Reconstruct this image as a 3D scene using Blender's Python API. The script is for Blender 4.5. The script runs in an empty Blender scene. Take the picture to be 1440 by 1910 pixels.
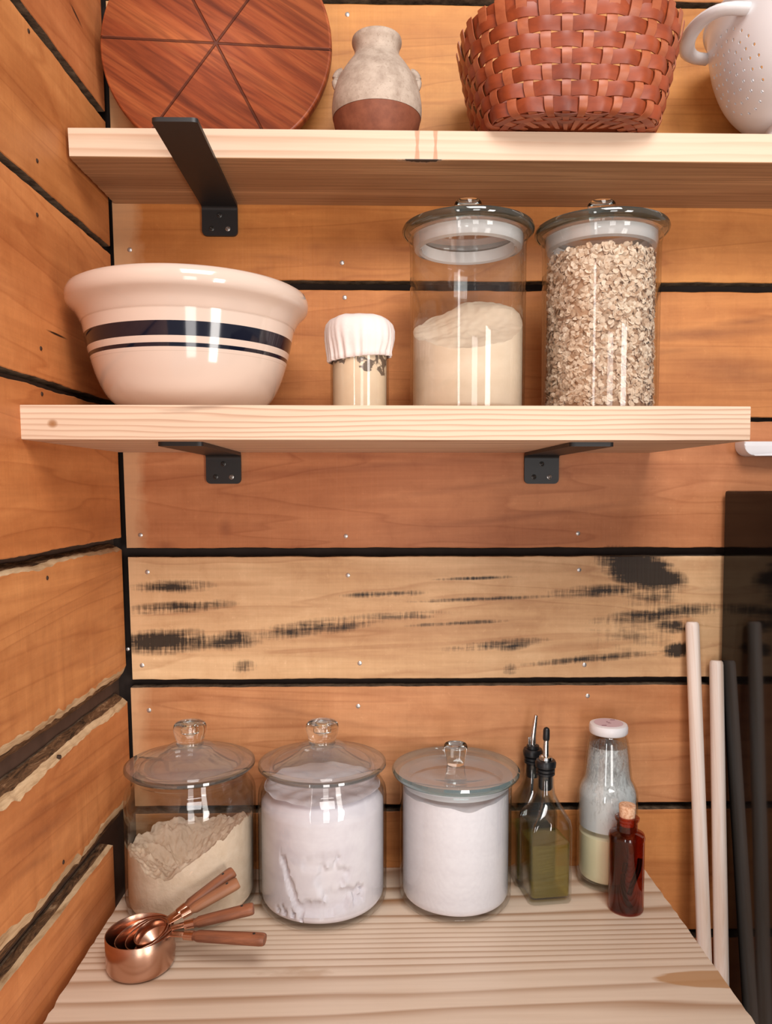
import bpy, bmesh, math, random
from mathutils import Vector, Matrix, noise as mnoise
S = bpy.context.scene
COL = S.collection
PI = math.pi
rnd = random.Random(7)

# ------------------------------------------------------------------ camera, world, lights
CAM = Vector((0.0, -1.15, 1.46)); F_PX = 1450.0
PITCH, YAW = math.radians(3.0), math.radians(1.2)
PCX, PCY = 720.0, 986.0
FW = Vector((math.sin(YAW)*math.cos(PITCH), math.cos(YAW)*math.cos(PITCH), -math.sin(PITCH)))
RT = Vector((math.cos(YAW), -math.sin(YAW), 0.0))
UP = RT.cross(FW)
cd = bpy.data.cameras.new('camera'); cam = bpy.data.objects.new('camera', cd); COL.objects.link(cam)
cam.matrix_world = Matrix(((RT.x, UP.x, -FW.x, CAM.x), (RT.y, UP.y, -FW.y, CAM.y), (RT.z, UP.z, -FW.z, CAM.z), (0, 0, 0, 1)))
cd.sensor_fit = 'VERTICAL'; cd.sensor_height = 24.0; cd.sensor_width = 24.0*1440/1910
cd.lens = 24.0*F_PX/1910.0; cd.shift_y = (PCY-955.0)/1910.0; cd.clip_start = 0.02
S.camera = cam
S.view_settings.view_transform = 'Standard'; S.view_settings.look = 'None'
S.view_settings.gamma = 1.0; S.view_settings.use_curve_mapping = False
S.view_settings.exposure = -0.28

W = bpy.data.worlds.new('world'); S.world = W; W.use_nodes = True
bg = W.node_tree.nodes['Background']; bg.inputs[0].default_value = (0.97, 0.96, 1.0, 1); bg.inputs[1].default_value = 0.33

def area(name, loc, target, sx, sy, power, color):
    l = bpy.data.lights.new(name, 'AREA'); l.shape = 'RECTANGLE'; l.size = sx; l.size_y = sy
    l.energy = power; l.color = color
    o = bpy.data.objects.new(name, l); COL.objects.link(o); o.location = loc
    o.rotation_euler = (Vector(target)-Vector(loc)).to_track_quat('-Z', 'Y').to_euler()
    return o
area('window_light_right', (1.60, -2.45, 0.95), (-0.1, -0.1, 1.25), 0.50, 1.55, 45, (1.0, 0.94, 0.89))
area('window_light_left', (-1.00, -2.75, 1.00), (0.0, 0, 1.25), 0.22, 1.75, 15, (1.0, 0.96, 0.94))
area('window_light_behind', (0.50, -3.3, 0.90), (0.0, 0, 1.3), 0.6, 1.55, 25, (1.0, 0.95, 0.92))
area('ceiling_light', (0.35, -1.75, 2.75), (0.0, -0.2, 0.9), 0.9, 0.9, 44, (1.0, 0.95, 0.92))

def ray(px, py):
    return (FW + RT*((px-PCX)/F_PX) - UP*((py-PCY)/F_PX))
def P(px, py, Y):            # the point of the upright plane at depth Y seen at a photo position
    d = ray(px, py); return CAM + d*((Y-CAM.y)/d.y)
def G(px, py, z):            # the point of a level surface seen at a photo position
    d = ray(px, py); return CAM + d*((z-CAM.z)/d.z)

# ------------------------------------------------------------------ node helpers
def lin(c):
    f = lambda v: v/12.92 if v <= 0.04045 else ((v+0.055)/1.055)**2.4
    return tuple(f(v/255.0) for v in c) + (1.0,)
class NT:
    def __init__(s, name):
        s.m = bpy.data.materials.new(name); s.m.use_nodes = True; s.t = s.m.node_tree
        s.t.nodes.clear(); s.out = s.t.nodes.new('ShaderNodeOutputMaterial')
    def new(s, typ, **kw):
        n = s.t.nodes.new(typ)
        for k, v in kw.items(): setattr(n, k, v)
        return n
    def put(s, sock, v):
        if isinstance(v, bpy.types.NodeSocket): s.t.links.new(v, sock)
        else: sock.default_value = v
    def math(s, op, a, b=0.0, c=None, clamp=False):
        n = s.new('ShaderNodeMath', operation=op); n.use_clamp = clamp
        s.put(n.inputs[0], a); s.put(n.inputs[1], b)
        if c is not None: s.put(n.inputs[2], c)
        return n.outputs[0]
    def mix(s, fac, a, b, blend='MIX'):
        n = s.new('ShaderNodeMix', data_type='RGBA', blend_type=blend)
        s.put(n.inputs[0], fac); s.put(n.inputs[6], a); s.put(n.inputs[7], b)
        return n.outputs[2]
    def ramp(s, fac, stops, interp='LINEAR'):
        n = s.new('ShaderNodeValToRGB'); r = n.color_ramp; r.interpolation = interp
        while len(r.elements) < len(stops): r.elements.new(0.5)
        for e, (p, c) in zip(r.elements, stops):
            e.position = p; e.color = c if not isinstance(c, (int, float)) else (c, c, c, 1)
        s.put(n.inputs[0], fac); return n.outputs[0]
    def coord(s): return s.new('ShaderNodeTexCoord').outputs['Object']
    def mapv(s, v, scale=(1, 1, 1), loc=(0, 0, 0), rot=(0, 0, 0)):
        n = s.new('ShaderNodeMapping'); s.put(n.inputs[0], v)
        n.inputs[1].default_value = loc; n.inputs[2].default_value = rot; n.inputs[3].default_value = scale
        return n.outputs[0]
    def noise(s, v, scale=1.0, detail=4.0, rough=0.55, dist=0.0):
        n = s.new('ShaderNodeTexNoise'); s.put(n.inputs['Vector'], v)
        n.inputs['Scale'].default_value = scale; n.inputs['Detail'].default_value = detail
        n.inputs['Roughness'].default_value = rough; n.inputs['Distortion'].default_value = dist
        return n.outputs[0]
    def sep(s, v):
        n = s.new('ShaderNodeSeparateXYZ'); s.put(n.inputs[0], v); return n.outputs
    def attr(s, name):
        return s.new('ShaderNodeAttribute', attribute_name=name).outputs
    def bump(s, h, strength=0.3, dist=0.002):
        n = s.new('ShaderNodeBump'); n.inputs['Strength'].default_value = strength
        n.inputs['Distance'].default_value = dist; s.put(n.inputs['Height'], h); return n.outputs[0]
    def bsdf(s, color, rough=0.5, spec=0.5, metal=0.0, normal=None, **kw):
        n = s.new('ShaderNodeBsdfPrincipled'); s.put(n.inputs['Base Color'], color)
        s.put(n.inputs['Roughness'], rough); n.inputs['Specular IOR Level'].default_value = spec
        n.inputs['Metallic'].default_value = metal
        if normal is not None: s.put(n.inputs['Normal'], normal)
        for k, v in kw.items(): s.put(n.inputs[k.replace('_', ' ')], v)
        return n.outputs[0]
    def end(s, sh):
        s.t.links.new(sh, s.out.inputs[0]); return s.m
    def spot(s, x, z, x0, z0, rx, rz, a=0.0):
        c, sn = math.cos(a), math.sin(a)
        dx = s.math('SUBTRACT', x, x0); dz = s.math('SUBTRACT', z, z0)
        u = s.math('ADD', s.math('MULTIPLY', dx, c/rx), s.math('MULTIPLY', dz, sn/rx))
        v = s.math('ADD', s.math('MULTIPLY', dx, -sn/rz), s.math('MULTIPLY', dz, c/rz))
        d = s.math('SQRT', s.math('ADD', s.math('MULTIPLY', u, u), s.math('MULTIPLY', v, v)))
        return s.math('SUBTRACT', 1.0, d)

def plain(name, c, rough=0.5, spec=0.5, metal=0.0, noise_amt=0.0, nscale=40, bump=0.0, **kw):
    t = NT(name); col = lin(c); nrm = None
    if noise_amt or bump:
        f = t.noise(t.coord(), nscale, 5)
        if noise_amt:
            col = t.mix(f, tuple(v*(1-noise_amt) for v in col[:3])+(1,), tuple(min(1, v*(1+noise_amt)) for v in col[:3])+(1,))
        if bump: nrm = t.bump(f, bump, 0.001)
    return t.end(t.bsdf(col, rough, spec, metal, nrm, **kw))

# wall timber: tint and seed come per board
def wall_wood(name, marks=None, end_x=None, along=0, streaks=None, cracks=None):
    t = NT(name); co = t.coord()
    tint = t.attr('tint')[0]; seed = t.attr('seed')[0]
    offs = t.new('ShaderNodeVectorMath', operation='ADD'); t.put(offs.inputs[0], co); t.put(offs.inputs[1], seed)
    v = offs.outputs[0]
    st = [16, 16, 16]; st[along] = 1.3
    a = t.noise(t.mapv(v, tuple(st)), 1.0, 6, 0.6, 0.9)
    st2 = [120, 120, 120]; st2[along] = 4
    b = t.noise(t.mapv(v, tuple(st2)), 1.0, 5, 0.6, 0.3)
    st3 = [9, 9, 9]; st3[along] = 3.0
    big = t.noise(t.mapv(v, tuple(st3)), 1.0, 4, 0.5, 0.5)
    st4 = [7, 7, 7]; st4[along] = 0.7
    ringsrc = t.noise(t.mapv(v, tuple(st4)), 1.0, 3, 0.5, 0.4)
    rings = t.math('FRACT', t.math('MULTIPLY', ringsrc, 13.0))
    ringm = t.ramp(rings, [(0.0, 0.0), (0.78, 0.15), (0.93, 1.0), (1.0, 0.0)])
    c = t.mix(t.ramp(a, [(0.30, 1.0), (0.68, 0.0)]), tint, t.mix(1.0, tint, (0.70, 0.60, 0.55, 1), 'MULTIPLY'))
    c = t.mix(t.ramp(big, [(0.34, 0.0), (0.66, 0.9)]), c, t.mix(1.0, c, (1.20, 1.32, 1.45, 1), 'MULTIPLY'))
    c = t.mix(t.math('MULTIPLY', ringm, 0.48), c, t.mix(1.0, c, (0.68, 0.55, 0.48, 1), 'MULTIPLY'))
    c = t.mix(t.ramp(b, [(0.35, 0.20), (0.60, 0.0)]), c, t.mix(1.0, c, (0.62, 0.55, 0.5, 1), 'MULTIPLY'))
    mot = t.noise(t.mapv(v, (26, 26, 26)), 1.0, 7, 0.68, 0.4)
    c = t.mix(t.ramp(mot, [(0.52, 0.0), (0.72, 0.55)]), c, t.mix(1.0, c, (1.18, 1.26, 1.34, 1), 'MULTIPLY'))
    c = t.mix(t.ramp(mot, [(0.28, 0.6), (0.48, 0.0)]), c, t.mix(1.0, c, (0.82, 0.74, 0.68, 1), 'MULTIPLY'))
    spk = t.noise(t.mapv(v, (150, 150, 150)), 1.0, 3, 0.6)
    c = t.mix(t.ramp(spk, [(0.66, 0.0), (0.74, 0.4)]), c, t.mix(1.0, c, (1.25, 1.35, 1.5, 1), 'MULTIPLY'))
    if along == 0: sw = [230, 6, 6]
    else: sw = [6, 230, 6]
    saw = t.noise(t.mapv(co, tuple(sw)), 1.0, 2, 0.5)
    c = t.mix(t.ramp(saw, [(0.40, 0.06), (0.58, 0.0)]), c, t.mix(1.0, c, (0.75, 0.70, 0.66, 1), 'MULTIPLY'))
    x, y, z = t.sep(co)
    if end_x is not None:
        e = t.math('ADD', x, t.math('MULTIPLY', t.math('SUBTRACT', t.noise(co, 30, 4), 0.5), 0.03))
        m = t.ramp(t.math('MULTIPLY', t.math('SUBTRACT', e, end_x), 25.0), [(0.0, 0.55), (0.45, 0.5), (0.9, 0.0)])
        c = t.mix(m, c, lin((226, 184, 140)))
    for lst, colr, gain in ((streaks, (112, 56, 34), 0.75), (cracks, (44, 28, 20), 1.6)):
        if not lst: continue
        m = None
        for (x0, z0, rx, rz, ang, w) in lst:
            s_ = t.math('MULTIPLY', t.math('MAXIMUM', t.spot(y if along else x, z, x0, z0, rx, rz, ang), 0.0), w)
            m = s_ if m is None else t.math('MAXIMUM', m, s_)
        jit = t.noise(t.mapv(co, (30, 1, 160) if not along else (1, 30, 160)), 1.0, 4, 0.6)
        k = t.math('MULTIPLY', m, t.math('ADD', 0.45, t.math('MULTIPLY', jit, 1.1)))
        c = t.mix(t.math('MULTIPLY', k, gain, clamp=True), c, lin(colr))
    if marks:
        m = None
        for (x0, z0, rx, rz, ang, w) in marks:
            s_ = t.math('MULTIPLY', t.math('MAXIMUM', t.spot(x, z, x0, z0, rx, rz, ang), 0.0), w)
            m = s_ if m is None else t.math('MAXIMUM', m, s_)
        fib = t.noise(t.mapv(co, (14, 14, 230)), 1.0, 5, 0.65)
        sawm = t.noise(t.mapv(co, (250, 1, 22)), 1.0, 4, 0.65)
        blot = t.noise(t.mapv(co, (16, 1, 60)), 1.0, 4, 0.6)
        k = t.math('ADD', t.math('MULTIPLY', t.math('SUBTRACT', fib, 0.5), 1.5), t.math('MULTIPLY', t.math('SUBTRACT', sawm, 0.5), 2.0))
        k = t.math('ADD', k, t.math('MULTIPLY', t.math('SUBTRACT', blot, 0.5), 2.2))
        k = t.math('ADD', t.math('MULTIPLY', m, 1.15), t.math('MULTIPLY', k, t.math('MULTIPLY', m, 1.6, clamp=True)))
        mk = t.ramp(k, [(0.20, 0.0), (0.60, 0.6), (1.15, 0.96)])
        c = t.mix(mk, c, lin((30, 24, 21)))
    h = t.math('ADD', t.math('MULTIPLY', b, 0.5), t.math('MULTIPLY', saw, 0.6))
    return t.end(t.bsdf(c, 0.50, 0.32, 0.0, t.bump(h, 0.22, 0.0015)))

# planed softwood with growth rings; ring = (x, y, z) rings per metre
def pine(name, light, dark, ring, amp=2.2, stretch=(1.3, 9, 9), darkness=0.75, extra=None, rough=0.55, fine=(5, 160, 160), basefn=None):
    t = NT(name); co = t.coord(); x, y, z = t.sep(co)
    base = t.math('ADD', t.math('ADD', t.math('MULTIPLY', x, ring[0]), t.math('MULTIPLY', y, ring[1])), t.math('MULTIPLY', z, ring[2]))
    if basefn: base = basefn(t, base, x, y, z)
    n1 = t.noise(t.mapv(co, stretch), 1.0, 3, 0.5, 0.3)
    r = t.math('FRACT', t.math('ADD', base, t.math('MULTIPLY', n1, amp)))
    m = t.ramp(r, [(0.0, 0.0), (0.50, 0.10), (0.88, 1.0), (1.0, 0.0)])
    vary = t.noise(t.mapv(co, (0.9, 6, 6)), 1.0, 3, 0.5)
    m = t.math('MULTIPLY', m, t.math('MULTIPLY', t.ramp(vary, [(0.3, 0.25), (0.65, 1.0)]), darkness))
    c = t.mix(m, lin(light), lin(dark))
    b = t.noise(t.mapv(co, fine), 1.0, 4, 0.6)
    c = t.mix(t.ramp(b, [(0.36, 0.25), (0.58, 0.0)]), c, t.mix(1.0, c, (0.78, 0.72, 0.66, 1), 'MULTIPLY'))
    if extra: c = extra(t, co, c)
    return t.end(t.bsdf(c, rough, 0.35, 0.0, t.bump(b, 0.15, 0.001)))

def thin_glass(name, tint=(0.97, 0.975, 0.97), base=0.045, rough=0.02):
    t = NT(name)
    lw = t.new('ShaderNodeLayerWeight'); lw.inputs[0].default_value = 0.5
    f = t.math('POWER', lw.outputs['Facing'], 4.0)
    f = t.math('ADD', base, t.math('MULTIPLY', f, 0.75))
    tr = t.new('ShaderNodeBsdfTransparent'); tr.inputs[0].default_value = tint+(1,)
    gl = t.new('ShaderNodeBsdfGlossy'); gl.inputs['Roughness'].default_value = rough
    mx = t.new('ShaderNodeMixShader'); t.put(mx.inputs[0], f)
    t.t.links.new(tr.outputs[0], mx.inputs[1]); t.t.links.new(gl.outputs[0], mx.inputs[2])
    return t.end(mx.outputs[0])
def hazy_glass(name, tint, haze, hazec, base=0.06):
    t = NT(name)
    lw = t.new('ShaderNodeLayerWeight'); lw.inputs[0].default_value = 0.5
    f = t.math('ADD', base, t.math('MULTIPLY', t.math('POWER', lw.outputs['Facing'], 3.0), 0.85))
    tr = t.new('ShaderNodeBsdfTransparent'); tr.inputs[0].default_value = tint+(1,)
    df = t.new('ShaderNodeBsdfDiffuse'); df.inputs[0].default_value = hazec+(1,)
    gl = t.new('ShaderNodeBsdfGlossy'); gl.inputs['Roughness'].default_value = 0.03
    m1 = t.new('ShaderNodeMixShader'); m1.inputs[0].default_value = haze
    t.t.links.new(tr.outputs[0], m1.inputs[1]); t.t.links.new(df.outputs[0], m1.inputs[2])
    m2 = t.new('ShaderNodeMixShader'); t.put(m2.inputs[0], f)
    t.t.links.new(m1.outputs[0], m2.inputs[1]); t.t.links.new(gl.outputs[0], m2.inputs[2])
    return t.end(m2.outputs[0])
def rim(o, rmin, zmax=9):             # second material on the outer edge of a lid
    for p in o.data.polygons:
        if math.hypot(p.center.x, p.center.y) > rmin and p.center.z < zmax: p.material_index = 1
def solid_glass(name, c=(0.96, 0.98, 0.97), rough=0.0, ior=1.45):
    t = NT(name); g = t.new('ShaderNodeBsdfGlass')
    g.inputs['Color'].default_value = c+(1,); g.inputs['Roughness'].default_value = rough; g.inputs['IOR'].default_value = ior
    return t.end(g.outputs[0])

M = {}
# ------------------------------------------------------------------ mesh helpers
def tag(o, label=None, cat=None, group=None, kind=None):
    if label: o['label'] = label
    if cat: o['category'] = cat
    if group: o['group'] = group
    if kind: o['kind'] = kind
    return o
def thing(name, loc, label, cat, group=None, rotz=0.0):
    o = bpy.data.objects.new(name, None); COL.objects.link(o); o.empty_display_size = 0.03
    o.location = loc; o.rotation_euler = (0, 0, rotz)
    return tag(o, label, cat, group)
def obj(name, bm, mats, parent=None, smooth=40, loc=None):
    me = bpy.data.meshes.new(name)
    if not name.startswith('wall_') and name != 'rolled_oats': bmesh.ops.recalc_face_normals(bm, faces=bm.faces)
    bm.to_mesh(me); bm.free()
    for m in (mats if isinstance(mats, (list, tuple)) else [mats]): me.materials.append(m)
    if smooth:
        me.polygons.foreach_set('use_smooth', [True]*len(me.polygons))
        me.set_sharp_from_angle(angle=math.radians(smooth))
    o = bpy.data.objects.new(name, me); COL.objects.link(o)
    if parent is not None: o.parent = parent
    if loc is not None: o.location = loc
    return o
def lathe(prof, segs=72, mat=0, bm=None, closed=False, wob=None):
    bm = bm or bmesh.new(); rings = []
    for (r, z) in prof:
        if r < 1e-6: rings.append([bm.verts.new((0, 0, z))])
        else:
            ring = []
            for i in range(segs):
                a = 2*PI*i/segs; rr = r
                if wob: rr = wob(r, z, a)
                ring.append(bm.verts.new((rr*math.cos(a), rr*math.sin(a), z)))
            rings.append(ring)
    pairs = list(zip(rings, rings[1:]))
    if closed: pairs.append((rings[-1], rings[0]))
    for A, B in pairs:
        for i in range(segs):
            j = (i+1) % segs
            if len(A) == 1 and len(B) == 1: break
            if len(A) == 1: f = bm.faces.new((A[0], B[i], B[j]))
            elif len(B) == 1: f = bm.faces.new((A[i], A[j], B[0]))
            else: f = bm.faces.new((A[i], A[j], B[j], B[i]))
            f.material_index = mat
    return bm
def arc(cx, cz, r, a0, a1, n=6):
    return [(cx+r*math.cos(math.radians(a0+(a1-a0)*i/n)), cz+r*math.sin(math.radians(a0+(a1-a0)*i/n))) for i in range(n+1)]
def smooth_prof(pts, n=6):
    out = []
    for i in range(len(pts)-1):
        p0 = pts[max(i-1, 0)]; p1 = pts[i]; p2 = pts[i+1]; p3 = pts[min(i+2, len(pts)-1)]
        for k in range(n):
            t = k/n
            out.append(tuple(0.5*(2*p1[j]+(p2[j]-p0[j])*t+(2*p0[j]-5*p1[j]+4*p2[j]-p3[j])*t*t+(3*p1[j]-p0[j]-3*p2[j]+p3[j])*t**3) for j in (0, 1)))
    out.append(pts[-1]); return [(max(r, 0.0), z) for r, z in out]
def box(bm, lo, hi, bev=0.0, mat=0, segs=2):
    x0, y0, z0 = lo; x1, y1, z1 = hi
    r = bmesh.ops.create_cube(bm, size=1.0)
    bmesh.ops.transform(bm, matrix=Matrix.Translation(((x0+x1)/2, (y0+y1)/2, (z0+z1)/2)) @ Matrix.Diagonal((x1-x0, y1-y0, z1-z0, 1)), verts=r['verts'])
    fs = set(f for v in r['verts'] for f in v.link_faces)
    for f in fs: f.material_index = mat
    if bev:
        es = list({e for f in fs for e in f.edges})
        bmesh.ops.bevel(bm, geom=es, offset=bev, segments=segs, affect='EDGES', profile=0.5)
    return bm
def tube(bm, pts, rad, n=12, cap=True, mat=0, flat=1.0, upv=None):
    pts = [Vector(p) for p in pts]; rings = []
    rad = rad if isinstance(rad, (list, tuple)) else [rad]*len(pts)
    ref = Vector(upv) if upv else Vector((0, 0, 1))
    for i, p in enumerate(pts):
        d = (pts[min(i+1, len(pts)-1)]-pts[max(i-1, 0)]).normalized()
        if abs(d.dot(ref)) > 0.98: ref = Vector((0, 1, 0)) if abs(d.y) < 0.9 else Vector((1, 0, 0))
        s = d.cross(ref).normalized(); u = s.cross(d).normalized()
        rings.append([bm.verts.new(p + s*(rad[i]*math.cos(2*PI*k/n)) + u*(rad[i]*flat*math.sin(2*PI*k/n))) for k in range(n)])
    for A, B in zip(rings, rings[1:]):
        for k in range(n):
            f = bm.faces.new((A[k], A[(k+1) % n], B[(k+1) % n], B[k])); f.material_index = mat
    if cap:
        for R in (rings[0], rings[-1]):
            f = bm.faces.new(R); f.material_index = mat
    return bm
def grid_solid(fn_top, fn_bot, nr, na):          # closed round body with free top and bottom height, radius fn
    pass
N2 = lambda x, y, z=0.0: mnoise.noise(Vector((x, y, z)))

# ------------------------------------------------------------------ materials
wz = lambda px, py: P(px, py, 0.0)
def mk(px, py, rx, rz, ang=0.0, w=1.0):
    p = wz(px, py); return (p.x, p.z, rx/1260.0, rz/1260.0, math.radians(ang), w)
BURN = [mk(322, 1094, 100, 17, 1, 1.0), mk(330, 1133, 140, 16, 4, 1.0), mk(310, 1197, 130, 30, 2, 1.35), mk(432, 1194, 78, 24, 2, 1.05),
        mk(590, 1170, 200, 22, 7, 0.85), mk(760, 1148, 120, 12, 3, 0.7), mk(1195, 1064, 105, 44, -18, 2.2), mk(1120, 1102, 130, 16, 3, 0.95), mk(1215, 1112, 90, 40, 0, 0.55),
        mk(1230, 1145, 160, 20, 6, 1.0), mk(1255, 1168, 50, 20, 0, 1.1), mk(1268, 1212, 42, 20, 8, 1.5), mk(925, 1202, 130, 12, 5, 0.95), mk(955, 1205, 45, 12, 4, 1.0),
        mk(1110, 1228, 190, 11, 5, 0.8), mk(455, 1243, 34, 18, 0, 0.75), mk(952, 1248, 24, 14, 0, 0.9), mk(720, 1108, 110, 9, 2, 0.8), mk(895, 1078, 110, 5, 2, 0.8),
        mk(900, 1117, 200, 6, 2, 0.75), mk(860, 1162, 150, 6, 3, 0.7), mk(1180, 1185, 170, 60, 0, 0.36)]
STREAK = [mk(1310, 622, 190, 16, 3, 0.8), mk(1360, 690, 150, 40, -10, 0.55), mk(1400, 600, 90, 12, 6, 0.7), mk(1250, 655, 120, 9, 4, 0.5), mk(520, 480, 60, 7, -4, 0.35), mk(590, 460, 22, 12, 0, 0.3),
          mk(700, 870, 320, 10, 4, 0.4), mk(900, 905, 260, 8, 8, 0.35), mk(420, 985, 16, 22, 0, 0.5), mk(310, 1020, 26, 14, 0, 0.6), mk(760, 215, 160, 30, 0, 0.3), mk(1320, 1100, 60, 8, 3, 0.3),
          mk(560, 1330, 300, 8, -12, 0.3), mk(860, 1395, 200, 10, -6, 0.3), mk(1120, 600, 30, 14, 0, 0.3), mk(1000, 960, 340, 9, 7, 0.4)]
M['wall_back'] = wall_wood('back wall boards', BURN, -0.362, 0, STREAK)
def edge_wood():
    t = NT('rough sawn board edge'); f = t.noise(t.mapv(t.coord(), (60, 60, 200)), 1, 5, 0.7)
    return t.end(t.bsdf(t.ramp(f, [(0.3, lin((58, 46, 38))), (0.7, lin((140, 118, 96)))]), 0.85, 0.15, 0, t.bump(f, 0.6, 0.003)))
M['edge'] = edge_wood()
def sap():
    t = NT('pale sapwood'); f = t.noise(t.mapv(t.coord(), (50, 12, 120)), 1, 5, 0.7, 0.5)
    return t.end(t.bsdf(t.ramp(f, [(0.3, lin((160, 122, 84))), (0.62, lin((222, 190, 150)))]), 0.7, 0.2, 0, t.bump(f, 0.5, 0.003)))
M['sap'] = sap()
def bark():
    t = NT('torn bark'); f = t.noise(t.mapv(t.coord(), (70, 22, 150)), 1, 6, 0.75, 1.0)
    return t.end(t.bsdf(t.ramp(f, [(0.35, lin((52, 40, 32))), (0.55, lin((128, 92, 64))), (0.72, lin((196, 160, 124)))]), 0.9, 0.1, 0, t.bump(f, 0.9, 0.005)))
M['bark'] = bark()
M['backing'] = plain('dark boards behind the gaps', (92, 70, 58), 0.9, 0.1, 0, 0.35, 30)
M['gap'] = plain('dark cavity boards', (52, 43, 39), 0.9, 0.1, 0, 0.3, 30)
M['floor'] = pine('floor boards', (140, 100, 70), (96, 66, 44), (0, 40, 0), 2)
M['nail'] = plain('zinc nail', (205, 200, 196), 0.35, 0.5, 0.75)
M['nail_dark'] = plain('dark nail', (70, 52, 42), 0.6, 0.3, 0.3)

def drips(t, co, c):                     # resin runs and a bark streak on the upper shelf
    x, y, z = t.sep(co)
    out = c
    p = P(788, 302, SH1_Y)
    for q, w in ((778, 0.0021), (812, 0.0018)):
        pp = P(q, 270, SH1_Y)
        wob = t.math('MULTIPLY', t.math('SUBTRACT', t.noise(t.mapv(co, (1, 1, 70)), 1, 2), 0.5), 0.0025)
        top = t.math('MULTIPLY', t.math('ABSOLUTE', t.math('SUBTRACT', z, SH1_Z0+0.018)), 0.055)
        d = t.math('ABSOLUTE', t.math('SUBTRACT', t.math('ADD', x, wob), pp.x))
        m = t.ramp(t.math('DIVIDE', d, t.math('ADD', t.math('MULTIPLY', top, 2.0), w)), [(0.55, 0.65), (1.0, 0.0)])
        front = t.math('LESS_THAN', y, SH1_Y+0.002)
        out = t.mix(t.math('MULTIPLY', m, front), out, lin((176, 118, 78)))
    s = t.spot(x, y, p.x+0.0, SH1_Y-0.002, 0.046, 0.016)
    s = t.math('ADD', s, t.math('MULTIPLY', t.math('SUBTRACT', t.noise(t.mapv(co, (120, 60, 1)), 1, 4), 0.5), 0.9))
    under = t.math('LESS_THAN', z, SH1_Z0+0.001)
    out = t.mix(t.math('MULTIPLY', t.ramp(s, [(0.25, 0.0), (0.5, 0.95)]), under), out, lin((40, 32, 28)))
    brown = t.noise(t.mapv(co, (1.2, 26, 1)), 1, 5, 0.6, 0.6)
    tan = t.ramp(brown, [(0.3, lin((150, 110, 78))), (0.7, lin((206, 164, 122)))])
    fine = t.noise(t.mapv(co, (3, 330, 1)), 1, 4, 0.6)
    tan = t.mix(t.ramp(fine, [(0.36, 0.55), (0.56, 0.0)]), tan, lin((112, 80, 54)))
    return t.mix(t.math('MULTIPLY', under, t.math('SUBTRACT', 1.0, t.math('MULTIPLY', t.ramp(s, [(0.25, 0.0), (0.5, 1.0)]), 1.0))), out, tan)
SH1_Z1, SH1_Z0, SH1_Y = 1.9040, 1.8685, -0.159
SH2_Z1, SH2_Z0, SH2_Y = 1.5490, 1.5120, -0.304
def knot(t, co, c):
    x, y, z = t.sep(co); p = P(98, 790, SH2_Y)
    front = t.math('LESS_THAN', y, SH2_Y+0.002)
    s = t.spot(x, z, p.x, p.z, 0.0065, 0.0055)
    m = t.math('MULTIPLY', t.ramp(s, [(0.0, 0.0), (0.5, 0.75), (1.0, 0.95)]), front)
    c = t.mix(m, c, lin((150, 98, 52)))
    p2 = P(365, 762, SH2_Y)
    s2 = t.math('ADD', t.spot(x, z, p2.x, p2.z, 0.06, 0.007, 0.08), t.math('MULTIPLY', t.math('SUBTRACT', t.noise(t.mapv(co, (20, 1, 300)), 1, 4), 0.5), 1.2))
    c = t.mix(t.math('MULTIPLY', t.ramp(s2, [(0.35, 0.0), (0.9, 0.5)]), front), c, lin((120, 96, 80)))
    return c
M['shelf1'] = pine('upper shelf pine', (220, 194, 168), (194, 148, 116), (0, 26, 62), 3.0, (1.1, 5, 11), 0.85, drips)
M['shelf2'] = pine('lower shelf pine', (220, 192, 166), (176, 132, 104), (0, 30, 150), 5.0, (1.8, 6, 14), 1.0, knot)
def wedge(t, co, c):
    x, y, z = t.sep(co)
    p = G(1300, 1826, 0.885)
    s = t.math('ADD', t.spot(x, y, p.x+0.045, p.y-0.002, 0.105, 0.020, -0.05), t.math('MULTIPLY', t.math('SUBTRACT', t.noise(t.mapv(co, (10, 90, 1)), 1, 3), 0.5), 0.35))
    c = t.mix(t.ramp(s, [(0.08, 0.0), (0.18, 0.85)]), c, lin((184, 138, 92)))
    p = G(560, 1815, 0.885)
    s = t.math('ADD', t.spot(x, y, p.x, p.y, 0.07, 0.018), t.math('MULTIPLY', t.math('SUBTRACT', t.noise(t.mapv(co, (40, 90, 1)), 1, 4), 0.5), 1.3))
    return t.mix(t.ramp(s, [(0.3, 0.0), (0.8, 0.45)]), c, lin((176, 140, 104)))
def tight(t, base, x, y, z):            # growth rings crowd together across the middle of the top
    k = t.new('ShaderNodeMapRange', interpolation_type='SMOOTHSTEP'); t.put(k.inputs[0], y)
    k.inputs[1].default_value = -0.265; k.inputs[2].default_value = -0.125; k.inputs[3].default_value = 0.0; k.inputs[4].default_value = 7.5
    return t.math('ADD', t.math('ADD', base, k.outputs[0]), t.math('MULTIPLY', x, -0.9))
M['counter'] = pine('counter pine', (228, 208, 186), (158, 114, 76), (0, 24, 30), 2.6, (0.7, 5, 9), 1.0, wedge, 0.42, (4, 120, 120), tight)
M['steel'] = plain('black steel', (34, 33, 33), 0.45, 0.45, 0.0, 0.15, 60)
M['screw'] = plain('dark screw head', (70, 68, 66), 0.35, 0.5, 0.7)
M['screw_bright'] = plain('bright screw head', (150, 146, 142), 0.3, 0.5, 0.8)

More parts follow.
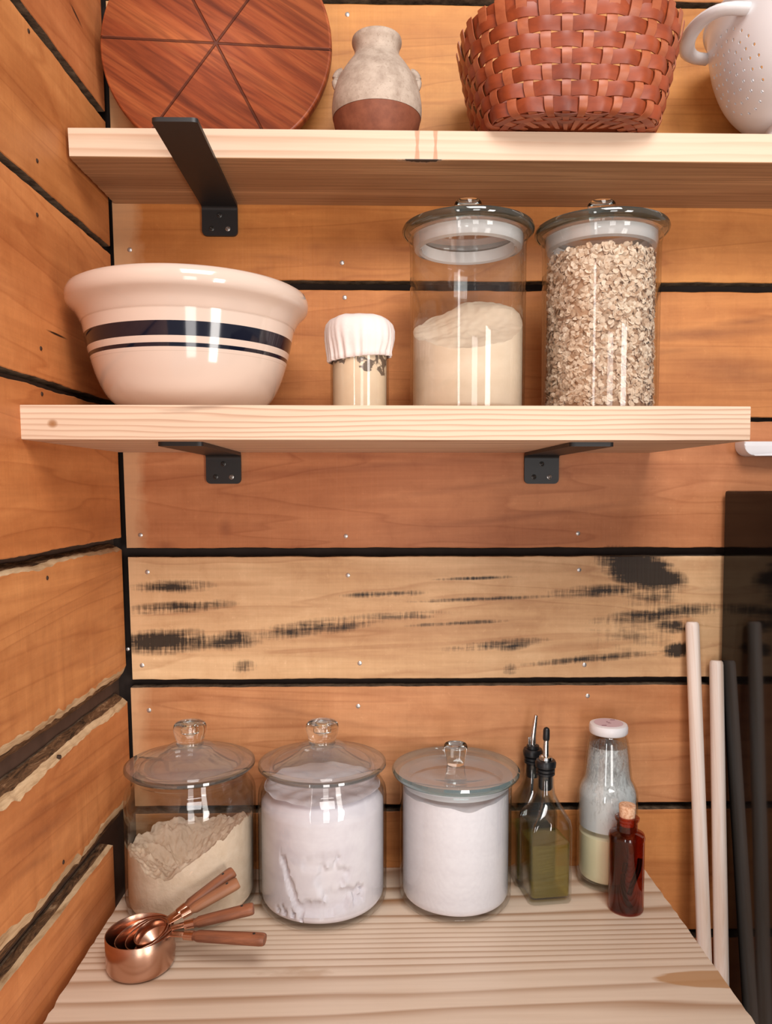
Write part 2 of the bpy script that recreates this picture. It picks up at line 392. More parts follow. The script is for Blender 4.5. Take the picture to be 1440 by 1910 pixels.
# ------------------------------------------------------------------ the setting
def plank(store, mapf, u0, u1, v0, v1, tint, th=0.02, rough=0.0012, wlo=0.0, whi=0.0, seed=0, step=0.006, d_lo=None, d_hi=None, slope=0.0):
    bm, tl, sl = store
    n = max(2, int(abs(u1-u0)/step)); rows = []
    for i in range(n+1):
        u = u0+(u1-u0)*i/n
        nl = N2(u*22, seed*3.1)*rough + N2(u*90, seed*5.7)*rough*0.5
        nh = N2(u*22, seed*7.3+50)*rough + N2(u*90, seed*9.1+20)*rough*0.5
        a, b = v0+nl+slope*(u-u0), v1+nh+slope*(u-u0)
        kl = max(0.25, 1.0+0.5*N2(u*9, seed*2.2+9)+0.35*N2(u*60, seed+3)); kh = max(0.15, 1.0+0.75*N2(u*9, seed*4.4+33)+0.35*N2(u*60, seed+8))
        pts = [(a, -th)]
        if wlo: pts += [(a, -0.012), (a+wlo*0.5*kl, -0.0045), (a+wlo*kl, 0)]
        else: pts += [(a, -0.0022), (a+0.0004, -0.0008), (a+0.0014, 0)]
        if whi: pts += [(b-whi*kh, 0), (b-whi*0.5*kh, -0.007), (b, -0.017)]
        else: pts += [(b-0.0014, 0), (b-0.0004, -0.0008), (b, -0.0022)]
        pts += [(b, -th)]
        rows.append([bm.verts.new(mapf(u, v, w)) for v, w in pts])
    mats = [1, 3 if wlo else 1, 2 if wlo else 0, 0, 2 if whi else 0, 3 if whi else 1, 1]
    fs = []
    for A, B in zip(rows, rows[1:]):
        for j in range(7):
            f = bm.faces.new((A[j], B[j], B[j+1], A[j+1])); f.material_index = mats[j]; fs.append(f)
    for R in (rows[0], rows[-1]):
        f = bm.faces.new(R); f.material_index = 1; fs.append(f)
    so = (rnd.uniform(-5, 5), rnd.uniform(-5, 5), rnd.uniform(-5, 5), 1)
    for f in fs:
        for l in f.loops: l[tl] = tint; l[sl] = so
def wall_store():
    bm = bmesh.new()
    return (bm, bm.loops.layers.float_color.new('tint'), bm.loops.layers.float_color.new('seed'))

GAPS = [(-4, 7), (262, 276), (524, 541), (778, 785), (1022, 1038), (1266, 1280), (1501, 1514), (1741, 1756), (1992, 2003), (2240, 2252)]
TINTS = [(196, 128, 74), (214, 146, 76), (208, 136, 70), (204, 132, 72), (196, 128, 82), (226, 184, 136), (204, 142, 94), (206, 136, 76), (196, 126, 76), (196, 126, 76)]
zg = [(wz(700, a).z, wz(700, b).z) for a, b in GAPS]
st = wall_store()
mb = lambda u, v, w: (u+0.020*(1.62-v)*max(0.0, min(1.0, (0.1-u)/0.46)), -w, v)
tops = [2.32]+[b for a, b in zg]; bots = [a for a, b in zg]+[0.005]
for i, (tz, bz) in enumerate(zip(tops, bots)):
    plank(st, mb, -0.3635+rnd.uniform(-0.002, 0.002), 0.95, bz, tz, lin(TINTS[min(i, 9)]), seed=i+1, rough=0.0010)
bm = st[0]
box(bm, (-0.42, 0.021, 0.0), (0.97, 0.035, 2.34), 0, 4)
wb = obj('wall_back', bm, [M['wall_back'], M['edge'], M['sap'], M['bark'], M['gap']], None, 30); wb['kind'] = 'structure'

XL = lambda Y: -0.3685+0.024*Y
LEAN = 0.020
ml = lambda u, v, w: (XL(-u)+w+LEAN*(1.62-v), -u, v)
LG = [(2.19, 2.205), (None, None)]
def lz(px, py):             # height on the left wall for a photo position
    d = ray(px, py); t = (XL(0)-CAM.x+0.024*CAM.y+0.020*(1.62-CAM.z))/(d.x-0.024*d.y+0.020*d.z); return (CAM+d*t)
def crack(x0, y0, x1, y1, w, wt=1.0):
    a, b = lz(x0, y0), lz(x1, y1); d = b-a; L = math.hypot(d.y, d.z)
    return ((a.y+b.y)/2, (a.z+b.z)/2, L/2, w, math.atan2(d.z, d.y), wt)
CRACKS = [crack(128, 0, 155, 55, 0.003), crack(84, 614, 128, 634, 0.0018), crack(0, 1500, 60, 1462, 0.0012, 0.6)]
GRAIN = [crack(0, 1610, 150, 1500, 0.008, 0.5), crack(0, 1570, 180, 1440, 0.006, 0.5), crack(0, 1660, 120, 1570, 0.007, 0.45), crack(20, 1530, 200, 1400, 0.004, 0.4), crack(60, 250, 200, 400, 0.02, 0.25), crack(0, 120, 120, 300, 0.02, 0.25)]
M['wall_left'] = wall_wood('side wall boards', None, None, 1, GRAIN, CRACKS)
st = wall_store()
lg = [(120, 108, 128), (120, 386, 400), (120, 721, 735), (120, 1023, 1036), (120, 1352, 1386), (120, 1668, 1690), (120, 2040, 2060)]
zl = [(lz(x, a).z, lz(x, b).z) for x, a, b in lg]
tops = [2.42]+[b for a, b in zl]; bots = [a for a, b in zl]+[0.005]
LT = [(196, 120, 70), (206, 134, 76), (208, 132, 76), (206, 130, 74), (212, 140, 82), (208, 134, 78), (206, 130, 76), (200, 126, 76)]
wl = [0, 0, 0, 0, 0.021, 0.026, 0, 0]; wh = [0, 0, 0, 0, 0.008, 0.014, 0.003, 0]
for i, (tz, bz) in enumerate(zip(tops, bots)):
    u0 = 0.006 if i < 6 else 0.086
    plank(st, ml, u0, 1.1, bz, tz, lin(LT[i]), seed=i+21, rough=0.0016, wlo=wl[i], whi=wh[i])
bm = st[0]
v = [bm.verts.new((p[0]+LEAN*(1.62-p[2]), p[1], p[2])) for p in ((XL(0.03)-0.021, 0.03, 0), (XL(-1.1)-0.021, -1.1, 0), (XL(-1.1)-0.021, -1.1, 2.42), (XL(0.03)-0.021, 0.03, 2.42),
                               (XL(0.03)-0.035, 0.03, 0), (XL(-1.1)-0.035, -1.1, 0), (XL(-1.1)-0.035, -1.1, 2.42), (XL(0.03)-0.035, 0.03, 2.42))]
for q in ((0, 1, 2, 3), (4, 7, 6, 5), (0, 4, 5, 1), (1, 5, 6, 2), (2, 6, 7, 3), (3, 7, 4, 0)):
    f = bm.faces.new([v[k] for k in q]); f.material_index = 4
wlft = obj('wall_left', bm, [M['wall_left'], M['edge'], M['sap'], M['bark'], M['backing']], None, 30); wlft['kind'] = 'structure'

bm = bmesh.new(); box(bm, (-0.45, -2.6, -0.02), (1.6, 0.035, 0.0))
fl = obj('floor', bm, M['floor'], None, 0); fl['kind'] = 'structure'

def nail(parent, p, nrm, mat, r=0.0033):
    bm = lathe([(0, 0.0012), (r*0.7, 0.0011), (r, 0.0004), (r, -0.003), (0, -0.003)], 14)
    o = obj('nail', bm, mat, parent); o.location = p; o.rotation_euler = Vector(nrm).to_track_quat('Z', 'Y').to_euler(); return o
for x, y in ((242, 466), (638, 490), (643, 555), (262, 998), (645, 1000), (1078, 995), (275, 1067), (649, 1073), (1080, 1063), (265, 1241), (671, 1237),
             (1090, 1240), (278, 1325), (668, 1317), (1096, 1298), (648, 27)):
    nail(wb, wz(x, y), (0, -1, 0), M['nail'])
for x, y in ((69, 401), (53, 58), (69, 300), (76, 650), (88, 1078), (78, 735), (112, 1412), (118, 1608)):
    nail(wlft, lz(x, y), (1, 0.0, 0), M['nail_dark'], 0.0026)
nail(wb, P(236, 1211, -0.0005)+Vector((0.002, 0, 0)), (0, -1, 0), M['nail'], 0.0026)

# ------------------------------------------------------------------ shelves, counter, brackets
def board(name, x0, x1, y0, z0, z1, mat, label, cat, lskew=0.0, jag=0.0, yb=-0.0005, rx=0.0):
    bm = bmesh.new(); n = 60; secs = []
    ys = [y0+(yb-y0)*i/n for i in range(n+1)]
    xs = [x0+(x1-x0)*i/8 for i in range(9)]
    grid = {}
    for k, z in enumerate((z0, z1)):
        for i, y in enumerate(ys):
            for j, x in enumerate(xs):
                xx = x
                if j == 0: xx = x0+lskew*(y-0)+jag*(N2(y*140, 3.3+k)+0.6*N2(y*400, k+8))
                if j == 8: xx = x1+rx*(y-0)+jag*(N2(y*140, 13.3+k)+0.6*N2(y*400, k+18))
                grid[k, i, j] = bm.verts.new((xx, y, z))
    for i in range(n):
        for j in range(8):
            bm.faces.new((grid[0, i, j], grid[0, i+1, j], grid[0, i+1, j+1], grid[0, i, j+1]))
            bm.faces.new((grid[1, i, j], grid[1, i, j+1], grid[1, i+1, j+1], grid[1, i+1, j]))
        for j in (0, 8):
            q = (grid[0, i, j], grid[1, i, j], grid[1, i+1, j], grid[0, i+1, j]); bm.faces.new(q if j == 0 else q[::-1])
    for j in range(8):
        bm.faces.new((grid[0, 0, j], grid[0, 0, j+1], grid[1, 0, j+1], grid[1, 0, j]))
        bm.faces.new((grid[0, n, j], grid[1, n, j], grid[1, n, j+1], grid[0, n, j+1]))
    es = [e for e in bm.edges if all(abs(v.co.y-y0) < 1e-6 for v in e.verts) and abs(e.verts[0].co.z-e.verts[1].co.z) < 1e-6 and abs(e.verts[0].co.x-e.verts[1].co.x) > 0.01]
    bmesh.ops.bevel(bm, geom=es, offset=0.0015, segments=2, affect='EDGES', profile=0.5)
    o = obj(name, bm, mat, None, 35); return tag(o, label, cat)
board('shelf_board', -0.3665, 0.93, SH1_Y, SH1_Z0, SH1_Z1, M['shelf1'], 'upper pine shelf board carrying the clay vase and the woven basket', 'shelf', 0.030, 0.0012)
board('shelf_board', -0.3680, P(1400, 790, SH2_Y).x, SH2_Y, SH2_Z0, SH2_Z1, M['shelf2'], 'lower pine shelf board carrying the mixing bowl and tall glass jars', 'shelf', 0.026, 0.0008)
CZ = 0.885
board('counter_top', -0.347, G(1200, 1618, CZ).x, -0.62, 0.847, CZ, M['counter'], 'pale streaky pine counter top under the glass jars and copper cups', 'counter', 0.015, 0.0016)

def bracket(xc, z_under, label):
    r = thing('shelf_bracket', (xc, 0, z_under), label, 'bracket', 'black steel shelf brackets')
    w, th, L, hp = 0.0255, 0.0048, 0.265, 0.046
    path = [(-0.0005-th/2, -hp)] + [(-0.0005-th/2, -0.012)]
    for i in range(7):
        a = math.radians(90*i/6); path.append((-0.0005-th/2-0.0072*(1-math.cos(a)), -0.0024-0.0072+0.0072*math.sin(a)))
    path += [(-0.06, -0.0024), (-L+0.004, -0.0024), (-L, -0.0024)]
    bm = bmesh.new(); rows = []
    for i, (y, z) in enumerate(path):
        p0 = path[max(0, i-1)]; p1 = path[min(len(path)-1, i+1)]
        d = Vector((p1[0]-p0[0], p1[1]-p0[1])).normalized(); nn = Vector((-d.y, d.x))*th/2
        rows.append([bm.verts.new((sx*w, y+s*nn.x, z+s*nn.y)) for sx, s in ((-1, 1), (1, 1), (1, -1), (-1, -1))])
    for A, B in zip(rows, rows[1:]):
        for k in range(4): bm.faces.new((A[k], A[(k+1) % 4], B[(k+1) % 4], B[k]))
    bm.faces.new(rows[0]); bm.faces.new(rows[-1])
    bm.edges.ensure_lookup_table()
    ce = [e for e in bm.edges if abs(e.verts[0].co.x-e.verts[1].co.x) < 1e-6 and all(v.co.z < -hp+1e-4 for v in e.verts)]
    ce += [e for e in bm.edges if abs(e.verts[0].co.x-e.verts[1].co.x) < 1e-6 and all(v.co.y < -L+1e-4 for v in e.verts)]
    bmesh.ops.bevel(bm, geom=ce, offset=0.007, segments=5, affect='EDGES', profile=0.5)
    bmesh.ops.recalc_face_normals(bm, faces=bm.faces)
    obj('bracket_body', bm, M['steel'], r, 35)
    for k, (dx, dz) in enumerate(((0.0, -0.017), (-0.0115, -0.036), (0.0115, -0.036))):
        b = lathe([(0.0, 0.0009), (0.0012, 0.0002), (0.0022, 0.0011), (0.0036, 0.0006), (0.0040, -0.0003), (0, -0.0003)], 20)
        for a in (0.6, 0.6+PI/2):
            q = bmesh.new(); q.free()
        o = obj('screw', b, M['screw_bright'] if (k == 2) else M['screw'], r); o.location = (dx, -0.0005-th, dz); o.rotation_euler = (PI/2, 0, 0)
    return r
bx_ = lambda px, py: wz(px, py).x
bracket(bx_(411, 410), SH1_Z0, 'black steel bracket under the upper shelf, its arm jutting past the shelf front')
bracket(bx_(418, 870), SH2_Z0, 'black steel bracket under the lower shelf, below the striped mixing bowl')
bracket(bx_(1009, 870), SH2_Z0, 'black steel bracket under the lower shelf, below the tall oat jar')

# ------------------------------------------------------------------ refrigerator, sticks, wall fixture
FX = 0.525
t = NT('black gloss panel'); f = t.noise(t.coord(), 6, 3)
M['fridge'] = t.end(t.bsdf(lin((17, 16, 16)), 0.08, 0.17, 0.0, None))
FZ = P(1356, 915, -0.004).z
fr = thing('refrigerator', (FX+0.3, -0.34, 0), 'tall glossy black refrigerator whose side mirrors the wooden sticks', 'refrigerator')
bm = bmesh.new(); box(bm, (-0.3, -0.30, 0.03), (0.3, 0.332, FZ), 0.004); obj('body', bm, M['fridge'], fr, 0)
bm = bmesh.new(); box(bm, (-0.3, -0.365, 0.05), (0.3, -0.304, FZ-0.002), 0.008); dr = obj('door', bm, M['fridge'], fr, 0)
bm = bmesh.new(); tube(bm, [(-0.24, -0.365, 0.55), (-0.24, -0.40, 0.57), (-0.24, -0.40, 1.25), (-0.24, -0.365, 1.27)], 0.009); obj('handle', bm, M['steel'], dr)
for sx in (-0.26, 0.26):
    for sy in (-0.26, 0.29):
        bm = lathe([(0, 0), (0.018, 0), (0.018, 0.031), (0, 0.031)], 16); obj('foot', bm, M['steel'], fr, loc=(sx, sy, 0))

def ash():
    t = NT('pale ash dowel'); co = t.coord()
    f = t.noise(t.mapv(co, (70, 70, 3)), 1, 5, 0.6, 0.8)
    c = t.ramp(f, [(0.3, lin((220, 190, 166))), (0.6, lin((247, 234, 224)))])
    return t.end(t.bsdf(c, 0.55, 0.3, 0, t.bump(f, 0.1, 0.001)))
M['ash'] = ash()
def stick(top, low, rad, label):
    top = Vector(top); low = Vector(low); d = (low-top); k = top.z/(top.z-low.z); base = top+d*k
    ax = (top-base); L = ax.length
    o = obj('wooden_pole', lathe([(0, 0), (rad*1.05, 0), (rad*1.05, L*0.3), (rad, L-0.006), (rad*0.93, L-0.002), (rad*0.75, L), (0, L+0.0005)], 28), M['ash'])
    o.location = base; o.rotation_euler = ax.to_track_quat('Z', 'Y').to_euler()
    return tag(o, label, 'pole', 'wooden poles beside the refrigerator')
stick(P(1291, 1160, -0.014), P(1314, 1790, -0.072), 0.0098, 'taller pale wooden pole leaning on the wall beside the counter')
stick(P(1336, 1232, -0.014), P(1346, 1840, -0.078), 0.0100, 'shorter pale wooden pole leaning right against the black refrigerator side')

p0 = P(1389, 823, -0.03); p1 = P(1389, 850, -0.03)
M['white_plastic'] = plain('white plastic', (234, 232, 234), 0.35, 0.5)
bm = bmesh.new(); h = p0.z-p1.z
prof = [(p0.x, p0.z)] + [(p0.x+0.016-0.016*math.cos(a), p1.z+h*0.75-h*0.75*math.sin(a)) for a in [PI/2*i/8 for i in range(9)]] + [(p0.x+0.20, p1.z), (p0.x+0.20, p0.z)]
A = [bm.verts.new((x, -0.03, z)) for x, z in prof]; B = [bm.verts.new((x, -0.0006, z)) for x, z in prof]
bm.faces.new(A); bm.faces.new(B[::-1])
for i in range(len(A)): bm.faces.new((A[i], B[i], B[(i+1) % len(A)], A[(i+1) % len(A)]))
bmesh.ops.bevel(bm, geom=[e for e in bm.edges if all(abs(v.co.y+0.03) < 1e-6 for v in e.verts)], offset=0.002, segments=2, affect='EDGES', profile=0.5)
tag(obj('wall_bracket_shelf', bm, M['white_plastic']), 'white plastic ledge with rounded corner fixed to the wall above the refrigerator', 'ledge')

# ------------------------------------------------------------------ upper shelf: round board
def acacia():
    t = NT('red brown hardwood'); co = t.coord()
    v = t.mapv(co, (1, 1, 1), (0, 0, 0), (0, math.radians(-33), 0))
    a = t.noise(t.mapv(v, (2.2, 1, 34)), 1, 6, 0.6, 0.9)
    b = t.noise(t.mapv(v, (7, 1, 160)), 1, 4, 0.6, 0.3)
    c = t.ramp(a, [(0.30, lin((104, 48, 28))), (0.46, lin((150, 72, 40))), (0.62, lin((178, 96, 54))), (0.78, lin((196, 112, 62)))])
    c = t.mix(t.ramp(b, [(0.36, 0.5), (0.55, 0.0)]), c, lin((92, 42, 26)))
    x, y, z = t.sep(co); g = None
    for ang in (-2.5, -62, 54):
        an = math.radians(ang)
        d = t.math('ABSOLUTE', t.math('SUBTRACT', t.math('MULTIPLY', x, math.sin(an)), t.math('MULTIPLY', z, math.cos(an))))
        g = d if g is None else t.math('MINIMUM', g, d)
    gm = t.ramp(t.math('MULTIPLY', g, 400.0), [(0.42, 1.0), (0.85, 0.0)])
    c = t.mix(t.math('MULTIPLY', gm, 0.75), c, lin((70, 34, 22)))
    return t.end(t.bsdf(c, 0.42, 0.4, 0, t.bump(t.math('SUBTRACT', 1.0, gm), 0.8, 0.003)))
M['acacia'] = acacia()
cb = P(405, 89, -0.047); Rb = cb.z-SH1_Z1-0.0012
rb = obj('round_board', lathe([(0, 0.008), (Rb-0.004, 0.008)]+arc(Rb-0.004, 0.004, 0.004, 90, 0, 4)+arc(Rb-0.004, -0.004, 0.004, 0, -90, 4)+[(0, -0.008)], 128), M['acacia'])
for v_ in rb.data.vertices: v_.co = Vector((v_.co.x, -v_.co.z, v_.co.y))
rb.location = (cb.x, -0.047, cb.z); rb.rotation_euler = (math.radians(-3.5), 0, 0); rb.location.z += 0.0012
tag(rb, 'round red-brown wooden serving board scored into wedges, leaning on the wall', 'serving board')

# clay vase
def clay(name, glaze):
    t = NT(name); co = t.coord(); f = t.noise(co, 55, 6, 0.65); g = t.noise(co, 340, 2)
    if glaze: c = t.ramp(f, [(0.3, lin((156, 136, 120))), (0.6, lin((190, 172, 155)))]); c = t.mix(t.ramp(g, [(0.3, 0.5), (0.42, 0.0)]), c, lin((146, 124, 106)))
    else: c = t.ramp(f, [(0.3, lin((112, 62, 44))), (0.7, lin((142, 84, 60)))])
    return t.end(t.bsdf(c, 0.62, 0.3, 0, t.bump(g, 0.12, 0.001)))
M['glaze'] = clay('speckled grey glaze', True); M['terracotta'] = clay('bare brown clay', False)
vp = P(703, 240, -0.092)
va = thing('vase', (vp.x, -0.092, SH1_Z1), 'small grey glazed clay vase with a bare brown foot', 'vase')
out = smooth_prof([(0.036, 0.001), (0.044, 0.006), (0.0525, 0.022), (0.0575, 0.040), (0.0588, 0.056), (0.0565, 0.074), (0.0510, 0.091), (0.0405, 0.108), (0.0315, 0.120), (0.0287, 0.1265), (0.0295, 0.134), (0.0322, 0.140), (0.0318, 0.1455), (0.0295, 0.147)], 6)
lowp = [p for p in out if p[1] <= 0.044]; hip = [lowp[-1]]+[p for p in out if p[1] > 0.044]
obj('foot', lathe([(0, 0.004), (0.030, 0.004), (0.032, 0.0003)]+lowp+[(lowp[-1][0]-0.004, lowp[-1][1]), (0, lowp[-1][1])], 72), M['terracotta'], va)
hip = [(hip[0][0]+0.0004, hip[0][1])]+[(r+0.0006, z) for r, z in hip[1:]]
obj('body', lathe(hip+[(0.0265, 0.1455), (0.024, 0.127), (0.040, 0.098), (0.05, 0.06), (0.045, 0.0445), (0, 0.0445)], 72), M['glaze'], va)
for s in (-1, 1):
    bm = bmesh.new(); tube(bm, [(s*0.0455+s*0.010*math.sin(a)*1.0, 0.012, 0.098+0.013*math.cos(a)) for a in [PI*i/10 for i in range(11)]], 0.0048, 10)
    obj('lug_handle', bm, M['glaze'], va)

# woven basket
def splint(name, c1, c2):
    t = NT(name); co = t.coord(); f = t.noise(t.mapv(co, (24, 24, 60)), 1, 5, 0.6, 0.6); g = t.noise(co, 14, 2)
    info = t.new('ShaderNodeObjectInfo').outputs['Random']
    c = t.mix(t.ramp(t.math('ADD', t.math('MULTIPLY', f, 0.6), t.math('MULTIPLY', g, 0.4)), [(0.3, 0.0), (0.7, 1.0)]), lin(c1), lin(c2))
    c = t.mix(t.math('MULTIPLY', info, 0.35), c, t.mix(1.0, c, (0.70, 0.58, 0.55, 1), 'MULTIPLY'))
    return t.end(t.bsdf(c, 0.42, 0.45, 0, t.bump(f, 0.15, 0.001)))
M['weaver'] = splint('red brown splint', (110, 44, 24), (170, 80, 42)); M['stake'] = splint('red orange splint', (136, 62, 36), (188, 108, 68))
BK = Vector((0.2535, -0.122, SH1_Z1+0.0006)); NS = 32; BH = 0.126
bk = thing('woven_basket', BK, 'wide red-brown woven splint basket overhanging the upper shelf', 'basket')
def bshape(h, th, off=0.0):       # point of the basket wall at height h (0..1), angle th
    a = 0.107+0.031*h**0.9; b = 0.082+0.037*h**0.9; n = 3.6-1.1*h
    c, s = math.cos(th), math.sin(th)
    r = (abs(c/a)**n+abs(s/b)**n)**(-1/n)
    return Vector((c*(r+off), s*(r+off), 0))
def uth(k, n=720):                # equal spacing along the perimeter
    return TH[int(k*len(TH)) % len(TH)]
pts = [bshape(0.55, 2*PI*i/2000) for i in range(2001)]; acc = [0.0]
for a, b in zip(pts, pts[1:]): acc.append(acc[-1]+(b-a).length)
TH = []; j = 0
for i in range(1440):
    tgt = acc[-1]*i/1440
    while acc[j+1] < tgt: j += 1
    TH.append(2*PI*(j+(tgt-acc[j])/(acc[j+1]-acc[j]))/2000)
rowz = [0.0104+0.0160*i for i in range(7)]
def ring_strip(h0, h1, wave, off0, th_=0.0011, inset=None):
    bm = bmesh.new(); n = NS*8; rows = []
    for i in range(n):
        k = i/n; th = TH[int(k*1440) % 1440]
        o = off0+(wave*0.0024*math.cos(PI*k*NS) if wave else 0.0)
        r = []
        for (z, oo) in ((h0, o-0.0008), (0.5*(h0+h1), o+0.0007), (h1, o-0.0008), (h1, o-0.0008-th_), (h0, o-0.0008-th_)):
            q = bshape(max(z, 0)/BH, th, oo)
            if inset is not None: q = q*inset[0]; r.append(bm.verts.new((q.x, q.y, inset[1]+(0.0016*wave*math.cos(PI*k*NS)) + (0.0006 if z > h0 else 0.0))))
            else: r.append(bm.verts.new((q.x, q.y, z)))
        rows.append(r)
    for i in range(n):
        A, B = rows[i], rows[(i+1) % n]
        for j in range(5): bm.faces.new((A[j], B[j], B[(j+1) % 5], A[(j+1) % 5]))
    return bm
for i, z in enumerate(rowz):
    obj('weaver', ring_strip(z-0.0074, z+0.0074, 1 if i % 2 else -1, 0.0), M['weaver'], bk, 45)
obj('rim_band', ring_strip(0.1085, BH-0.001, 0, -0.0012), M['weaver'], bk, 45)
obj('inner_rim_band', ring_strip(0.1105, BH, 0, -0.0050), M['weaver'], bk, 45)
for k in range(NS):
    th = TH[int((k/NS)*1440) % 1440]; th_e = [TH[int((k/NS)*1440+d) % 1440] for d in (-11, 0, 11)]
    bm = bmesh.new(); rows = []; zz = []
    path = [(-0.046, 0.0012), (-0.018, 0.0012), (-0.006, 0.0014), (-0.0015, 0.0028)] + [(None, 0.005+i*0.0021) for i in range(59)]
    for (ins, z) in path:
        if z > BH: break
        i = (z-rowz[0])/0.0160
        ph = math.cos(PI*i)*(1 if k % 2 else -1) if i < 6.0 else None
        sgn = 1 if k % 2 else -1
        if ph is None: o = 0.0022
        else: o = -0.0024*math.cos(PI*k)*-1*0
        if ph is not None:
            # weaver i wave sign: odd rows +cos(pi k), even rows -cos(pi k): the stake takes the other side
            wv = (1 if (k % 2 == 0) else -1)
            o = 0.0021*wv*math.cos(PI*i)
        if ins is not None: o = 0.0008
        r = []
        for s, tt in zip((-1, 0, 1), th_e):
            if ins is None: q = bshape(z/BH, tt, o+(0.0005 if s == 0 else 0.0))
            else:
                q = bshape(0.03, tt, 0.0); L = q.length; q = q*((L+ins)/L)
            r.append(Vector((q.x, q.y, z)))
        nrm = Vector((math.cos(th), math.sin(th), 0)) if ins is None else Vector((0, 0, -1))
        rows.append([bm.verts.new(p) for p in r]+[bm.verts.new(p-nrm*0.0011) for p in r[::-1]])
    for A, B in zip(rows, rows[1:]):
        for j in range(6): bm.faces.new((A[j], B[j], B[(j+1) % 6], A[(j+1) % 6]))
    bm.faces.new(rows[0]); bm.faces.new(rows[-1])
    obj('stake', bm, M['stake'], bk, 45)
bm = bmesh.new(); vs = [bm.verts.new(bshape(0.02, 2*PI*i/96, -0.004)+Vector((0, 0, 0.0034))) for i in range(96)]
f = bm.faces.new(vs); r = bmesh.ops.extrude_face_region(bm, geom=[f]); bmesh.ops.translate(bm, verts=[v_ for v_ in r['geom'] if isinstance(v_, bmesh.types.BMVert)], vec=(0, 0, 0.0018))
obj('base', bm, M['weaver'], bk, 30)
for q, (s0, s1) in enumerate(((0.985, 0.90), (0.885, 0.80), (0.785, 0.70))):
    bm = bmesh.new(); rows = []; n = NS*8
    for i in range(n):
        th = TH[int(i/n*1440) % 1440]; e = bshape(0.01, th, -0.001)
        wv = math.cos(PI*NS*i/n)*(1 if q % 2 else -1); z = 0.0012-0.0010*wv if q else 0.0016-0.0008*wv
        rows.append([bm.verts.new((e.x*k_, e.y*k_, max(0.0001, z+dz_))) for k_, dz_ in ((s0, 0.0), (s1, 0.0), (s1, 0.0008), (s0, 0.0008))])
    for i in range(n):
        A, B = rows[i], rows[(i+1) % n]
        for j in range(4): bm.faces.new((A[j], B[j], B[(j+1) % 4], A[(j+1) % 4]))
    obj('base_weaver', bm, M['weaver'], bk, 45)

# enamel colander
M['enamel'] = plain('white enamel', (232, 230, 230), 0.22, 0.5)
CO = Vector((0.5775, -0.128, SH1_Z1+0.0006))
co_ = thing('colander', CO, 'white enamel colander with pierced side and loop handles beside the basket', 'colander')
outp = smooth_prof([(0.030, 0.020), (0.060, 0.024), (0.088, 0.040), (0.110, 0.066), (0.124, 0.100), (0.1305, 0.135), (0.133, 0.158), (0.137, 0.162)], 6)
inn = [(max(r-0.0022, 0), z+0.0014) for r, z in outp][::-1]
cbm = lathe([(0, 0.019)]+outp+[(0.1375, 0.1635), (0.1365, 0.1645)]+inn[1:]+[(0, 0.0215)], 96)
cobj = obj('bowl', cbm, M['enamel'], co_, 50)
# pierced pattern: drill real holes
drill = bmesh.new()
def prof_r(z):
    for (r0, z0), (r1, z1) in zip(outp, outp[1:]):
        if z0 <= z <= z1: return r0+(r1-r0)*(z-z0)/(z1-z0+1e-9)
    return outp[-1][0]
for az0 in (186, 306, 66):
    for ring, cnt in ((0, 1), (0.0115, 6), (0.023, 12), (0.0345, 18), (0.046, 22)):
        for k in range(cnt):
            a = 2*PI*k/cnt+ring*30
            z = 0.084+ring*math.sin(a); rr = prof_r(z)
            az = math.radians(az0)+ring*math.cos(a)/rr
            p = Vector((rr*math.cos(az), rr*math.sin(az), z))
            dz = 0.004; dr = prof_r(z+dz)-prof_r(z-dz)
            nrm = Vector((math.cos(az)*2*dz, math.sin(az)*2*dz, -dr)).normalized()
            m = Matrix.Translation(p) @ nrm.to_track_quat('Z', 'Y').to_matrix().to_4x4()
            bmesh.ops.create_cone(drill, cap_ends=True, segments=12, radius1=0.0020, radius2=0.0020, depth=0.012, matrix=m)
dme = bpy.data.meshes.new('drill'); drill.to_mesh(dme); drill.free(); dob = bpy.data.objects.new('drill', dme); COL.objects.link(dob); dob.parent = co_
md = cobj.modifiers.new('holes', 'BOOLEAN'); md.operation = 'DIFFERENCE'; md.object = dob; md.solver = 'EXACT'
bpy.context.view_layer.update()
nm = bpy.data.meshes.new_from_object(cobj.evaluated_get(bpy.context.evaluated_depsgraph_get()))
cobj.modifiers.clear(); cobj.data = nm; bpy.data.objects.remove(dob)
obj('foot_ring', lathe([(0.058, 0.024), (0.062, 0.012), (0.074, 0.001), (0.075, 0.0), (0.072, 0.0), (0.059, 0.011), (0.055, 0.0238)], 72, closed=True), M['enamel'], co_)
for s in (-1, 1):
    bm = bmesh.new(); q = []
    for i in range(17):
        a = math.radians(-90+180*i/16)
        q.append((s*(0.118+0.044*max(0.0, math.cos(a))**0.6), 0.056*math.sin(a), 0.136+0.006*math.cos(a)))
    tube(bm, q, 0.0105, 14, flat=0.6); obj('handle', bm, M['enamel'], co_)

